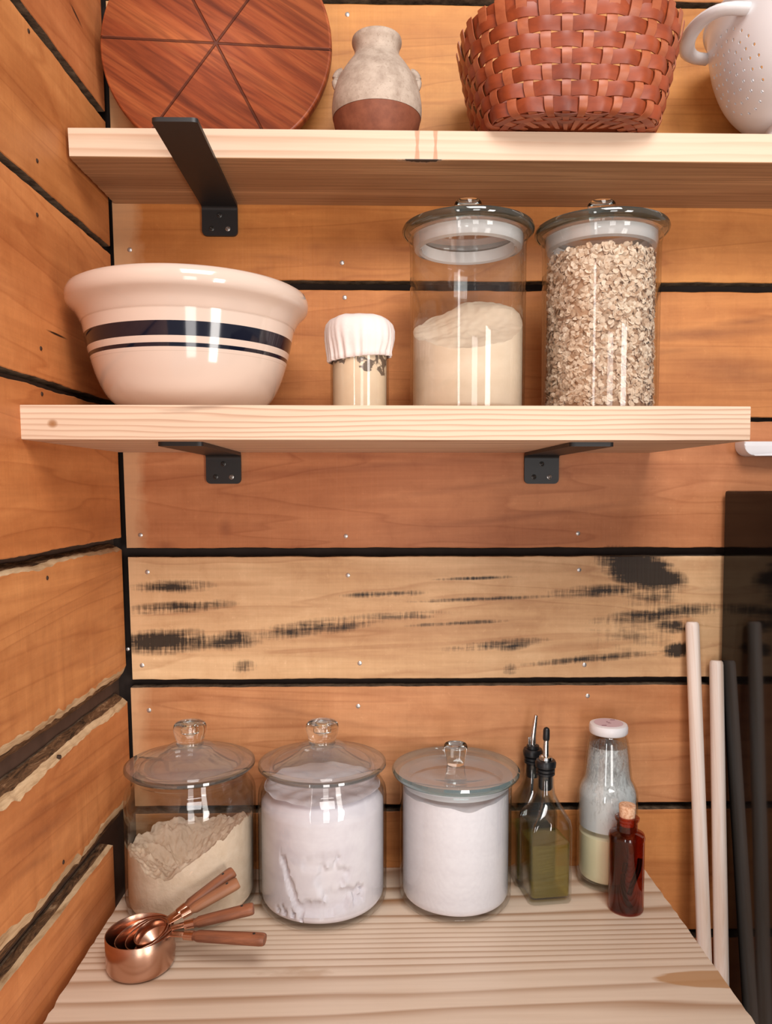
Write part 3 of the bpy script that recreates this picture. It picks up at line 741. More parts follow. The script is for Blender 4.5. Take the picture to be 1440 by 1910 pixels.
# ------------------------------------------------------------------ lower shelf
# mixing bowl
def stoneware():
    t = NT('cream glazed stoneware with navy bands'); x, y, z = t.sep(t.coord())
    def band(a, b):
        return t.math('MULTIPLY', t.math('GREATER_THAN', z, a), t.math('LESS_THAN', z, b))
    m = t.math('ADD', band(0.0775, 0.0930), band(0.0660, 0.0702), clamp=True)
    line = t.math('ADD', band(0.1065, 0.1072), band(0.0615, 0.0620), clamp=True)
    c = t.mix(m, lin((216, 194, 178)), lin((20, 22, 36)))
    c = t.mix(t.math('MULTIPLY', line, 0.45), c, lin((176, 150, 130)))
    return t.end(t.bsdf(c, 0.10, 0.5, 0, None, Coat_Weight=0.3, Coat_Roughness=0.05))
M['stoneware'] = stoneware()
bw = P(356, 640, -0.165); RW = 0.1455
mbm = smooth_prof([(0.062, 0.001), (0.080, 0.006), (0.0985, 0.020), (0.1105, 0.042), (0.1185, 0.066), (0.1235, 0.086), (0.1275, 0.1065), (0.1285, 0.1085), (0.1345, 0.120), (0.1425, 0.128)], 5)
mbm += [(0.1448, 0.131), (0.1458, 0.136), (0.1455, 0.142), (0.1430, 0.1475), (0.1385, 0.1500), (0.1345, 0.1480)]
mbm += [(0.1290, 0.132), (0.1215, 0.108), (0.115, 0.075), (0.100, 0.036), (0.075, 0.014), (0, 0.010)]
ob = obj('mixing_bowl', lathe([(0, 0.004), (0.052, 0.004), (0.055, 0.0003), (0.060, 0.0003)]+mbm, 112), M['stoneware'], None, 50)
ob.location = (bw.x, -0.165, SH2_Z1+0.0003); tag(ob, 'large cream mixing bowl with navy bands on the lower shelf', 'bowl')

# starter jar
M['glass'] = thin_glass('clear jar glass')
M['lid_glass'] = hazy_glass('lid glass', (0.95, 0.965, 0.96), 0.05, (0.75, 0.78, 0.78))
M['lid_edge'] = hazy_glass('green grey lid edge', (0.32, 0.40, 0.38), 0.22, (0.07, 0.10, 0.095), 0.10)
M['jar_lid_edge'] = hazy_glass('pale lid edge', (0.40, 0.43, 0.42), 0.12, (0.30, 0.32, 0.31), 0.14)
M['teal_edge'] = hazy_glass('teal lid edge', (0.44, 0.62, 0.64), 0.14, (0.30, 0.46, 0.50), 0.14)
M['lid_glass_grey'] = hazy_glass('jar lid glass', (0.93, 0.94, 0.94), 0.11, (0.70, 0.70, 0.71))
M['knob_glass'] = solid_glass('solid knob glass', (0.95, 0.97, 0.97))
sj = P(671, 700, -0.165)
sr = thing('starter_jar', (sj.x, -0.165, SH2_Z1+0.0003), 'small glass jar of dough starter under a white cloth cover', 'jar')
obj('jar_body', lathe([(0, 0.0), (0.030, 0.0)]+arc(0.032, 0.0045, 0.0045, -90, 0, 4)+[(0.0365, 0.100), (0.0375, 0.108), (0.0350, 0.108), (0.0345, 0.100), (0.0345, 0.006), (0, 0.005)], 64), M['glass'], sr)
def starter():
    t = NT('dough starter'); co = t.coord(); f = t.noise(co, 60, 4); x, y, z = t.sep(co)
    c = t.mix(f, lin((222, 192, 160)), lin((236, 212, 182)))
    n = t.noise(t.mapv(co, (1, 1, 1), (0.02, 0, 0.01)), 70, 5, 0.6, 0.6)
    up = t.ramp(t.math('ADD', t.math('MULTIPLY', t.math('SUBTRACT', z, 0.044), 32.0), t.math('MULTIPLY', x, 9.0)), [(0.0, 0.0), (0.45, 1.0)])
    k = t.ramp(t.math('MULTIPLY', n, up), [(0.47, 0.0), (0.50, 1.0)])
    c = t.mix(k, c, lin((112, 92, 76)))
    return t.end(t.bsdf(c, 0.55, 0.3, 0, t.bump(f, 0.1, 0.001)))
M['starter'] = starter()
o = obj('dough_starter', lathe([(0, 0.0062), (0.0335, 0.0062), (0.0338, 0.090), (0.030, 0.092), (0, 0.090)], 64), M['starter'])
o.location = sr.location; tag(o, 'beige dough starter smeared up inside the small cloth-covered jar', 'dough starter', None, 'stuff')
M['cotton'] = plain('white cotton', (228, 214, 208), 0.85, 0.15, 0, 0.05, 300, 0.15)
bm = bmesh.new(); rows = []; nseg = 160
cprof = [(0.0375, 0.0705), (0.0395, 0.0715), (0.0395, 0.076), (0.0425, 0.086), (0.0440, 0.096), (0.0438, 0.106), (0.0415, 0.114), (0.0365, 0.1195), (0.028, 0.1225), (0.016, 0.1240), (0.004, 0.1243)]
for j, (r, z) in enumerate(cprof):
    row = []
    for i in range(nseg):
        a = 2*PI*i/nseg
        amp = 0.0013*max(0.0, 1-(z-0.070)/0.034)+0.0006*max(0, 1-(z-0.09)/0.035)
        w = (math.sin(a*31+5.0*N2(math.cos(a)*1.5, math.sin(a)*1.5, 0.3)+z*60)*0.45+1.5*N2(math.cos(a)*7, math.sin(a)*7, 1.7+z*9))*amp
        big = 0.0034*N2(math.cos(a)*1.6, math.sin(a)*1.6, z*18)
        zz = z+0.0040*math.cos(a-0.2)*(1-(z-0.07)/0.054)+(0.0015*N2(math.cos(a)*2, math.sin(a)*2, 4) if j > 6 else 0)
        rr = r+w+big*(j > 2)
        row.append(bm.verts.new((rr*math.cos(a), rr*math.sin(a), zz)))
    rows.append(row)
for A, B in zip(rows, rows[1:]):
    for i in range(nseg): bm.faces.new((A[i], A[(i+1) % nseg], B[(i+1) % nseg], B[i]))
bm.faces.new(rows[-1])
obj('cloth_cover', bm, M['cotton'], sr, 70)

# tall canisters
M['gasket'] = hazy_glass('cloudy white seal', (0.93, 0.93, 0.93), 0.55, (0.80, 0.78, 0.77), 0.03)
def tall_jar(x, Y, label, R=0.0735):
    r = thing('tall_glass_jar', (x, Y, SH2_Z1+0.0003), label, 'jar', 'tall lidded glass jars on the lower shelf')
    obj('jar_body', lathe([(0, 0.003), (R-0.016, 0.003), (R-0.013, 0), (R-0.010, 0.0)]+arc(R-0.010, 0.009, 0.009, -80, 0, 5)+[(R, 0.215), (R+0.002, 0.2235), (R, 0.226), (R-0.003, 0.226), (R-0.0035, 0.215), (R-0.0035, 0.012), (R-0.012, 0.0072), (0, 0.0068)], 96), M['glass'], r)
    lid = obj('lid', lathe([(0, 0.2275), (R-0.016, 0.2275), (R+0.003, 0.2278), (R+0.0065, 0.2290), (R+0.0090, 0.2315), (R+0.0100, 0.2350), (R+0.0085, 0.2385), (R+0.003, 0.2402), (R-0.008, 0.2404), (R-0.012, 0.2425), (0.03, 0.2440), (0, 0.2445)], 96), [M['lid_glass'], M['lid_edge']], r); rim(lid, R+0.004)
    obj('knob', lathe([(0, 0.2447), (0.0150, 0.2447), (0.0145, 0.250), (0.0165, 0.262), (0.0175, 0.2685), (0.0160, 0.2715), (0.0, 0.2720)], 40), M['knob_glass'], lid)
    obj('seal_ring', lathe([(R-0.0042, 0.2265), (R-0.0042, 0.2165), (R-0.0060, 0.2120), (R-0.0120, 0.2105), (R-0.0150, 0.2125), (R-0.0150, 0.2265)], 96, closed=True), M['gasket'], lid)
    return r
TJY = -0.150
jx1 = P(872, 600, TJY).x; jx2 = P(1119, 600, TJY).x
tj1 = tall_jar(jx1, TJY, 'tall lidded glass jar half full of flour, beside the cloth-covered jar')
tj2 = tall_jar(jx2, TJY, 'tall lidded glass jar full of rolled oats on the lower shelf')
def powder(name, c1, c2, scale=60, bump=0.3, dist=0.002):
    t = NT(name); co = t.coord(); f = t.noise(co, scale, 6, 0.65); g = t.noise(t.mapv(co, (4, 4, 40)), 1, 4)
    c = t.mix(t.ramp(t.math('ADD', t.math('MULTIPLY', f, 0.5), t.math('MULTIPLY', g, 0.5)), [(0.35, 0.0), (0.65, 1.0)]), lin(c1), lin(c2))
    return t.end(t.bsdf(c, 0.9, 0.1, 0, t.bump(f, bump, dist)))
def heap(R, z0, hfun, na=144, nr=26, rfun=None, edge=0.006):   # powder: round wall, free top surface hfun(x, y)
    bm = bmesh.new(); rows = []
    nz = 34
    bot = bm.verts.new((0, 0, z0))
    cols = []
    for i in range(na):
        a = 2*PI*i/na; c, s = math.cos(a), math.sin(a); col = []
        ht = hfun(R*c, R*s)
        for k in range(nz+1):
            z = z0+(ht-z0)*k/nz
            rr = R
            if z-z0 < edge: rr = R-edge+math.sqrt(max(0, edge*edge-(edge-(z-z0))**2))
            if rfun: rr -= rfun(a, z)
            col.append(bm.verts.new((rr*c, rr*s, z)))
        for k in range(1, nr):
            q = 1-k/nr
            rr = R*q
            col.append(bm.verts.new((rr*c, rr*s, hfun(rr*c, rr*s))))
        cols.append(col)
    top = bm.verts.new((0, 0, hfun(0, 0)))
    for i in range(na):
        A, B = cols[i], cols[(i+1) % na]
        bm.faces.new((bot, B[0], A[0]))
        for k in range(len(A)-1): bm.faces.new((A[k], B[k], B[k+1], A[k+1]))
        bm.faces.new((A[-1], B[-1], top))
    return bm
M['flour'] = powder('cream flour', (214, 190, 164), (230, 208, 184), 30)
def h_tall(x, y):
    u, v = x/0.068, y/0.068
    m = 0.112+0.034*v+0.006*u+0.022*math.exp(-((u-0.15)**2*3+(v-0.5)**2*3.0))+0.010*math.exp(-((u-0.8)**2*4+(v-0.3)**2*2))
    return m+0.004*N2(x*38, y*38, 2.2)+0.0016*N2(x*130, y*130, 5)
o = obj('flour', heap(0.0692, 0.0076, h_tall), M['flour'], None, 60); o.location = tj1.location
tag(o, 'cream flour heaped against the back inside the tall half-full jar', 'flour', None, 'stuff')

def oats_mat():
    t = NT('rolled oats'); r = t.attr('flake')[0]; co = t.coord(); f = t.noise(co, 260, 3)
    c = t.ramp(r, [(0.0, lin((186, 150, 122))), (0.3, lin((218, 190, 164))), (1.0, lin((236, 216, 194)))])
    c = t.mix(t.ramp(f, [(0.35, 0.35), (0.5, 0.0)]), c, lin((176, 136, 98)))
    return t.end(t.bsdf(c, 0.8, 0.15))
M['oats'] = oats_mat()
bm = bmesh.new(); fl_ = bm.loops.layers.float_color.new('flake'); Ro = 0.0668; zt = 0.2045
lathe([(0, 0.009), (Ro-0.006, 0.009), (Ro-0.0035, 0.014), (Ro-0.0035, zt-0.004), (0, zt-0.003)], 48, bm=bm)
for f in bm.faces:
    for l in f.loops: l[fl_] = (0.0, 0, 0, 1)
def flake(c, nrm, s, val):
    q = nrm.to_track_quat('Z', 'Y').to_matrix(); sp = rnd.uniform(0, 6.28); el = rnd.uniform(0.62, 0.95); cup = rnd.uniform(-0.25, 0.3)
    vs = []
    for k in range(7):
        a = 2*PI*k/7; x, y = s*math.cos(a), s*el*math.sin(a)*rnd.uniform(0.85, 1.1)
        xr, yr = x*math.cos(sp)-y*math.sin(sp), x*math.sin(sp)+y*math.cos(sp)
        vs.append(bm.verts.new(c+q @ Vector((xr, yr, cup*s*(0.5+0.5*math.cos(2*a))))))
    cv = bm.verts.new(c+q @ Vector((0, 0, 0.15*s)))
    for k in range(7):
        f = bm.faces.new((vs[k], vs[(k+1) % 7], cv))
        for l in f.loops: l[fl_] = (val, val, val, 1)
for i in range(5200):
    a = rnd.uniform(0, 2*PI); z = rnd.uniform(0.0125, zt-0.003)
    nrm = Vector((math.cos(a), math.sin(a), 0))+Vector((rnd.gauss(0, 0.42), rnd.gauss(0, 0.42), rnd.gauss(0, 0.5)))
    flake(Vector(((Ro-0.0022)*math.cos(a), (Ro-0.0022)*math.sin(a), z)), nrm.normalized(), rnd.uniform(0.0032, 0.0050), rnd.random())
for i in range(500):
    a = rnd.uniform(0, 2*PI); rr = (Ro-0.004)*math.sqrt(rnd.random())
    nrm = Vector((rnd.gauss(0, 0.4), rnd.gauss(0, 0.4), 1)).normalized()
    flake(Vector((rr*math.cos(a), rr*math.sin(a), zt-0.003)), nrm, rnd.uniform(0.0028, 0.0040), rnd.random())
me_o = obj('rolled_oats', bm, M['oats'], None, 0); me_o.location = tj2.location
tag(me_o, 'pale rolled oats filling the tall jar on the lower shelf', 'oats', None, 'stuff')

# ------------------------------------------------------------------ counter jars
JY = -0.094
def cookie_jar(x, label):
    r = thing('glass_jar', (x, JY, CZ+0.0003), label, 'jar', 'round-shouldered glass jars on the counter')
    R = 0.0885
    pr = [(0, 0.004), (0.060, 0.004), (0.064, 0.0)]+arc(R-0.020, 0.020, 0.020, -90, 0, 7)+[(R, 0.145)]+smooth_prof([(R, 0.150), (R-0.0015, 0.163), (R-0.008, 0.173), (R-0.012, 0.178), (R-0.012, 0.184)], 4)
    pr += [(R-0.009, 0.1865), (R-0.0085, 0.190), (R-0.012, 0.192), (R-0.0155, 0.190), (R-0.0155, 0.178), (R-0.0045, 0.160), (R-0.004, 0.145), (R-0.004, 0.022), (R-0.020, 0.0085), (0, 0.008)]
    obj('jar_body', lathe(pr, 96), M['glass'], r)
    lp = [(0, 0.1935), (R-0.016, 0.1935), (R-0.015, 0.1930), (R-0.003, 0.1932), (R-0.0005, 0.1955), (R-0.001, 0.1985), (R-0.004, 0.2000), (R-0.015, 0.2010), (R-0.018, 0.2045), (R-0.028, 0.2080), (0.045, 0.2135), (0.036, 0.2165), (0.030, 0.2215), (0.023, 0.2235), (0.018, 0.2250)]
    lo = [(0.012, 0.2235), (0.020, 0.2195), (0.030, 0.2150), (0.045, 0.2095), (R-0.030, 0.2035), (R-0.022, 0.1985), (R-0.020, 0.1938)]
    lid = obj('lid', lathe(lp[1:]+[(0.0, 0.2255)]+[(0, 0.2230)]+lo, 96, closed=True), [M['lid_glass_grey'], M['jar_lid_edge']], r); rim(lid, R-0.003)
    obj('knob', lathe(smooth_prof([(0.0185, 0.2256), (0.0185, 0.230), (0.0205, 0.236), (0.0222, 0.243), (0.0220, 0.2495), (0.0185, 0.2535), (0.008, 0.2550), (0.0, 0.2552)], 5)+[(0, 0.2495), (0.006, 0.2490), (0.0090, 0.2460), (0.0080, 0.2410), (0.004, 0.2385), (0, 0.2380)], 48), M['knob_glass'], lid)
    return r
c1 = P(357, 1560, JY).x; c2 = P(602, 1560, JY).x
j1 = cookie_jar(c1, 'shouldered glass jar of lumpy flour in the wall corner')
j2 = cookie_jar(c2, 'shouldered glass jar of white powder standing next to the flat-lidded jar')
M['flour_tan'] = powder('lumpy wheat flour', (212, 188, 162), (232, 212, 190), 70, 0.6, 0.003)
def h_lump(x, y):
    u, v = x/0.083, y/0.083
    a = math.atan2(v, u); rr = math.hypot(u, v)
    # a scooped hollow, notched at the front, rising to one side
    edge = 0.083+0.052*max(u, 0)**1.6*(0.75-0.25*v)+0.020*max(0, u+0.15)*(v < 0)*(-v)+0.014*max(-u-0.35, 0)*(-v+0.6)
    fr = math.exp(-((u+0.28)**2*22+(v+0.95)**2*4))
    edge -= 0.010*fr
    hol = -0.030*math.exp(-((u+0.15)**2*3.2+(v+0.05)**2*4))+0.008*math.exp(-((u+0.5)**2*8+(v-0.6)**2*6))
    return edge+hol+0.008*N2(x*60, y*60, 1)+0.005*N2(x*150, y*150, 7)+0.003*N2(x*330, y*330, 3)
o = obj('wheat_flour', heap(0.0838, 0.0088, h_lump, 200, 44, None, 0.014), M['flour_tan'], None, 60); o.location = j1.location
tag(o, 'lumpy scooped-out wheat flour inside the corner glass jar', 'flour', None, 'stuff')
M['powder'] = powder('white powder', (214, 208, 216), (232, 228, 234), 40, 0.2)
def dents(a, z):
    d = 0.0; a = (a+PI) % (2*PI)-PI          # front is a = -pi/2
    x = (a+PI/2)*0.083; zz = z
    def blob(x0, z0, rx, rz, rot, dep):
        c, s = math.cos(rot), math.sin(rot); dx, dz = x-x0, zz-z0
        q = math.hypot((dx*c+dz*s)/rx, (-dx*s+dz*c)/rz)+0.5*N2(x*60, zz*60, rx*100)+0.45*N2(x*150, zz*150, 3)
        return dep*max(0.0, min(1.0, (1.05-q)*4.5))
    for b in ((0.010, 0.036, 0.052, 0.010, 0.18, 0.008), (0.030, 0.048, 0.030, 0.009, 0.1, 0.008), (-0.036, 0.056, 0.005, 0.046, 0.38, 0.006),
              (0.016, 0.070, 0.020, 0.026, -0.3, 0.006), (0.0, 0.095, 0.02, 0.010, 0.2, 0.002)):
        d = max(d, blob(*b))
    return d+max(0.0, (z-0.145)*0.75)
o = obj('white_powder', heap(0.0838, 0.0088, lambda x, y: 0.168+0.003*N2(x*50, y*50, 4), 280, 20, dents, 0.014), M['powder'], None, 60); o.location = j2.location
tag(o, 'smeared white powder filling the second shouldered glass jar', 'powder', None, 'stuff')

# flat-lidded jar
j3x = P(849, 1600, JY+0.004).x; R3 = 0.0775
j3 = thing('flat_lidded_jar', (j3x, JY+0.004, CZ+0.0003), 'straight glass jar of white sugar with a flat green-edged lid', 'jar')
obj('jar_body', lathe([(0, 0.004), (0.055, 0.004), (0.058, 0.0)]+arc(R3-0.016, 0.016, 0.016, -90, 0, 6)+[(R3, 0.165), (R3+0.002, 0.172), (R3, 0.1745), (R3-0.003, 0.1745), (R3-0.004, 0.165), (R3-0.004, 0.018), (R3-0.018, 0.0085), (0, 0.008)], 96), M['glass'], j3)
M['teal_glass'] = hazy_glass('flat lid glass', (0.90, 0.93, 0.93), 0.16, (0.62, 0.62, 0.62), 0.08)
lid = obj('lid', lathe([(0, 0.1780), (R3-0.010, 0.1780), (R3+0.0070, 0.1782), (R3+0.0105, 0.1815), (R3+0.0110, 0.1850), (R3+0.0085, 0.1880), (R3-0.004, 0.1900), (R3-0.008, 0.1890), (R3-0.014, 0.1900), (0.034, 0.1915), (0.031, 0.1905), (0, 0.1915)], 96), [M['teal_glass'], M['teal_edge']], j3); rim(lid, R3+0.0065)
obj('knob', lathe([(0, 0.1917), (0.0120, 0.1917), (0.0125, 0.195), (0.0165, 0.2150), (0.0160, 0.2185), (0.0150, 0.2195), (0.0110, 0.2170), (0, 0.2160)], 40), M['knob_glass'], lid)
t = NT('clear seal'); tr = t.new('ShaderNodeBsdfTranslucent'); tr.inputs[0].default_value = (0.85, 0.87, 0.9, 1); df = t.new('ShaderNodeBsdfPrincipled'); df.inputs['Base Color'].default_value = (0.8, 0.82, 0.86, 1); mx = t.new('ShaderNodeMixShader'); mx.inputs[0].default_value = 0.5
t.t.links.new(tr.outputs[0], mx.inputs[1]); t.t.links.new(df.outputs[0], mx.inputs[2]); M['clear_seal'] = t.end(mx.outputs[0])
obj('seal_ring', lathe([(R3+0.001, 0.1750), (R3+0.001, 0.1778), (R3-0.012, 0.1778), (R3-0.012, 0.1660), (R3-0.0045, 0.1660), (R3-0.0045, 0.1750)], 96, closed=True), M['clear_seal'], lid)
M['sugar'] = powder('white sugar', (222, 219, 226), (234, 232, 238), 200, 0.08, 0.0006)
o = obj('sugar', heap(0.0732, 0.0088, lambda x, y: 0.1595+0.0025*N2(x*40, y*40, 8)-0.006*math.exp(-((x-0.01)**2+(y+0.07)**2)/0.0006), 144, 20, None, 0.011), M['sugar'], None, 60); o.location = j3.location
tag(o, 'white sugar filling the straight glass jar with the flat lid', 'sugar', None, 'stuff')

# ------------------------------------------------------------------ copper measuring cups
t = NT('brushed copper'); f = t.noise(t.mapv(t.coord(), (3, 3, 400)), 1, 3)
M['copper'] = t.end(t.bsdf(lin((196, 156, 134)), t.math('ADD', 0.22, t.math('MULTIPLY', f, 0.06)), 0.5, 1.0, None, Anisotropic=0.6))
t = NT('cup handle walnut'); f = t.noise(t.mapv(t.coord(), (12, 130, 130)), 1, 5, 0.6, 0.5); inf = t.new('ShaderNodeObjectInfo').outputs['Random']
cc = t.ramp(f, [(0.3, lin((84, 46, 32))), (0.7, lin((158, 98, 68)))]); cc = t.mix(t.math('MULTIPLY', inf, 0.4), cc, lin((188, 138, 100)))
M['walnut'] = t.end(t.bsdf(cc, 0.5, 0.35, 0, t.bump(f, 0.2, 0.001)))
def cup(loc, R, H, az, el, hl, label, roll=0.0):
    r = thing('measuring_cup', loc, label, 'measuring cup', 'nested copper measuring cups')
    r.rotation_euler = (Matrix.Rotation(az, 3, 'Z') @ Matrix.Rotation(-el, 3, 'Y') @ Matrix.Rotation(roll, 3, 'X')).to_euler()
    c = 0.010
    obj('cup', lathe([(0, -H), (R-c, -H)]+arc(R-c, -H+c, c, -90, 0, 6)+[(R, -0.0006), (R-0.0004, 0), (R-0.0010, 0), (R-0.0014, -0.0006), (R-0.0014, -H+c), (R-c, -H+0.0014), (0, -H+0.0014)], 72), M['copper'], r)
    bm = bmesh.new()
    y = 0.0058
    box(bm, (R-0.001, -y, -0.0028), (R+0.020, y, -0.0012), 0.0005)
    tube(bm, [(R+0.016, 0, -0.003), (R+0.024, 0, -0.003), (R+0.0275, 0, -0.003)], [0.0062, 0.0066, 0.0068], 16, flat=0.8)
    obj('neck', bm, M['copper'], r)
    bm = bmesh.new(); x0 = R+0.0272
    tube(bm, [(x0, 0, -0.003), (x0+0.003, 0, -0.003), (x0+0.006, 0, -0.003), (x0+0.02, 0, -0.003), (x0+hl*0.6, 0, -0.003), (x0+hl-0.006, 0, -0.003), (x0+hl-0.002, 0, -0.003), (x0+hl, 0, -0.003)],
         [0.0062, 0.0066, 0.0082, 0.0086, 0.0090, 0.0094, 0.0090, 0.0078], 24, flat=0.72)
    hd = obj('handle', bm, M['walnut'], r, 50)
    b = lathe([(0, 0.0002), (0.0016, 0.0002), (0.0018, -0.0004), (0, -0.0004)], 14); obj('hang_hole', b, M['steel'], hd, loc=(x0+hl-0.013, 0, -0.003+0.0068))
    return r
H1 = 0.0445
cc0 = G(262, 1812, CZ); cx, cy = cc0.x, -0.238
cx = P(261, 1760, cy).x
def aim(rim, px, py, Y):
    e = P(px, py, Y)-Vector(rim); return math.atan2(e.y, e.x), math.atan2(e.z, math.hypot(e.x, e.y)), e.length
def place(rim, R, H, px, py, Y, label, dl=0.0):
    az, el, L = aim(rim, px, py, Y); return cup(rim, R, H, az, el, L-R-0.0272, label)
place((cx, cy, CZ+H1+0.0004), 0.0400, H1, 494, 1748, -0.262, 'largest copper measuring cup, holding the three smaller cups')
place((cx+0.0035, cy+0.001, CZ+H1-0.0035), 0.0335, 0.036, 472, 1690, -0.225, 'second copper measuring cup, its pale handle just above the lowest one')
place((cx+0.0075, cy+0.003, CZ+H1-0.0045), 0.0270, 0.029, 443, 1642, -0.190, 'third copper measuring cup, its red-brown handle pointing up')
place((cx+0.0105, cy+0.006, CZ+H1-0.0040), 0.0205, 0.022, 434, 1622, -0.172, 'smallest copper measuring cup, its handle topmost and farthest back')

# ------------------------------------------------------------------ bottles
def sq_ring(bm, w, z, rad, n=6):
    vs = []
    for cxs, cys, a0 in ((1, 1, 0), (-1, 1, 90), (-1, -1, 180), (1, -1, 270)):
        for k in range(n+1):
            a = math.radians(a0+90*k/n); vs.append(bm.verts.new((cxs*(w-rad)+rad*math.cos(a), cys*(w-rad)+rad*math.sin(a), z)))
    return vs
def sq_body(secs):
    bm = bmesh.new(); rings = [sq_ring(bm, w, z, r) for (w, z, r) in secs]
    for A, B in zip(rings, rings[1:]):
        n = len(A)
        for i in range(n): bm.faces.new((A[i], A[(i+1) % n], B[(i+1) % n], B[i]))
    bm.faces.new(rings[0][::-1]); bm.faces.new(rings[-1]); return bm
M['bottle_glass'] = thin_glass('bottle glass', (0.96, 0.97, 0.955), 0.06)
M['oil'] = hazy_glass('olive oil', (0.86, 0.76, 0.34), 0.26, (0.44, 0.35, 0.06), 0.02)
M['chrome'] = plain('polished steel', (214, 212, 210), 0.12, 0.5, 1.0)
M['rubber'] = plain('black rubber', (26, 27, 30), 0.35, 0.5)
def oil_bottle(x, Y, label, capped, oil_h, oil_label, rz=0.0):
    r = thing('oil_bottle', (x, Y, CZ+0.0003), label, 'bottle', 'square oil bottles with pourers', rz)
    w = 0.0305
    outer = [(0.022, 0.0, 0.008), (w-0.001, 0.001, 0.008), (w, 0.004, 0.008), (w, 0.105, 0.008), (w-0.001, 0.114, 0.011), (w-0.0055, 0.124, 0.018), (0.0190, 0.135, 0.0180), (0.0135, 0.146, 0.0134), (0.0118, 0.158, 0.0117), (0.0116, 0.172, 0.0115)]
    inner = [(0.0100, 0.172, 0.0099), (0.0102, 0.158, 0.0101), (0.0118, 0.146, 0.0117), (0.0172, 0.135, 0.0162), (w-0.0075, 0.124, 0.0155), (w-0.0026, 0.112, 0.010), (w-0.0022, 0.105, 0.0065), (w-0.0022, 0.008, 0.0065), (w-0.006, 0.006, 0.006)]
    obj('bottle_body', sq_body(outer+inner), M['bottle_glass'], r, 50)
    pr = obj('pourer', lathe([(0, 0.152), (0.0085, 0.152), (0.0098, 0.155), (0.0098, 0.1725), (0.0128, 0.1735), (0.0128, 0.176), (0.0112, 0.177), (0.0128, 0.178), (0.0128, 0.181), (0.0112, 0.182), (0.0140, 0.184), (0.0145, 0.190), (0.0130, 0.1935), (0.0085, 0.1945), (0, 0.1945)], 36), M['rubber'], r)
    obj('collar', lathe([(0, 0.1946), (0.0095, 0.1946), (0.0090, 0.1985), (0.0055, 0.2000), (0, 0.2000)], 30), M['chrome'] if capped else M['rubber'], pr)
    bm = bmesh.new()
    if capped: q = [(0, 0, 0.2000), (0, 0, 0.210), (0.0004, 0, 0.224)]
    else: q = [(0, 0, 0.2000), (0.000, 0, 0.212), (0.0015, 0, 0.225), (0.0040, 0, 0.243)]
    tube(bm, q, [0.0042, 0.0040, 0.0036] if capped else [0.0046, 0.0044, 0.0040, 0.0028], 18); obj('spout', bm, M['chrome'], pr)
    bm = bmesh.new()
    if capped:
        tube(bm, [(0.0003, 0, 0.2215), (0.0004, 0, 0.224), (0.0006, 0, 0.236), (0.0007, 0, 0.2385), (0.0007, 0, 0.2400)], [0.0042, 0.0048, 0.0046, 0.0036, 0.0012], 18); obj('spout_cap', bm, M['rubber'], pr)
    else:
        tube(bm, [(-0.006, 0, 0.2000), (-0.0062, 0, 0.211)], 0.0016, 10); obj('air_tube', bm, M['chrome'], pr)
        bm = bmesh.new(); tube(bm, [(0, 0, 0.1518), (-0.0015, 0, 0.118)], 0.0018, 10); obj('inner_tube', bm, M['rubber'], pr)
    secs = [(w-0.0075, 0.0078, 0.006), (w-0.0032, 0.0098, 0.0062), (w-0.0032, min(oil_h, 0.104), 0.0062)]
    o = obj('olive_oil', sq_body(secs), M['oil'], None, 50); o.location = r.location; o.rotation_euler = r.rotation_euler
    tag(o, oil_label, 'oil', None, 'stuff'); return r
yb = -0.082; oil_bottle(P(1016, 1600, yb).x, yb, 'square oil bottle with a black-capped pourer in front of its twin', True, 0.083, 'olive oil filling two thirds of the capped front bottle', 0.12)
yb = -0.0345; xo = P(992, 1600, yb).x; oil_bottle(xo, yb, 'square oil bottle with an open steel spout, behind the capped one', False, 0.078, 'olive oil inside the rear bottle with the open steel spout', 0.05)

# milk bottle
my = -0.0465; mx_ = P(1132, 1550, my).x
mb_ = thing('milk_bottle', (mx_, my, CZ+0.0003), 'frosted-looking milk bottle with a white lid behind the brown bottle', 'bottle')
op = smooth_prof([(0.0405, 0.010), (0.0425, 0.020), (0.0425, 0.060), (0.0428, 0.122), (0.0425, 0.134), (0.0395, 0.144), (0.0350, 0.153), (0.0332, 0.164), (0.0308, 0.190), (0.0282, 0.209), (0.0256, 0.217), (0.0240, 0.220)], 5)
obj('bottle_body', lathe([(0, 0.004), (0.026, 0.004), (0.029, 0)]+arc(0.0335, 0.008, 0.008, -90, -10, 4)+op+[(0.024, 0.226), (0.0215, 0.226), (0.0215, 0.219)]+[(r-0.0022, z) for r, z in op[::-1]]+[(0.030, 0.0072), (0, 0.0072)], 80), M['bottle_glass'], mb_)
lid = obj('lid', lathe([(0, 0.2345), (0.0235, 0.2345), (0.0262, 0.2335), (0.0275, 0.2305), (0.0275, 0.2225), (0.0260, 0.2205), (0.0245, 0.2205), (0.0245, 0.2290), (0, 0.2290)], 56), M['white_plastic'], mb_)
M['pink'] = plain('pale pink print', (214, 190, 200), 0.4); M['plum'] = plain('plum print', (120, 70, 84), 0.4)
bm = lathe([(0, 0.23475), (0.0205, 0.23475), (0.0205, 0.2344), (0, 0.2344)], 48)
for (ax, ay, wx, wy) in ((0.010, 0.0135, 0.0035, 0.0010), (-0.010, -0.012, 0.0035, 0.0010), (0.000, 0.002, 0.0025, 0.0006), (0.001, -0.002, 0.0022, 0.0006), (-0.0005, 0.006, 0.0012, 0.0006)):
    box(bm, (ax-wx, ay-wy, 0.2346), (ax+wx, ay+wy, 0.23492), 0, 1)
obj('lid_print', bm, [M['pink'], M['plum']], lid)
t = NT('milk film'); co = t.coord(); n = t.noise(t.mapv(co, (1, 1, 0.45)), 210, 4, 0.7, 0.8); x, y, z = t.sep(co)
big = t.noise(co, 24, 3)
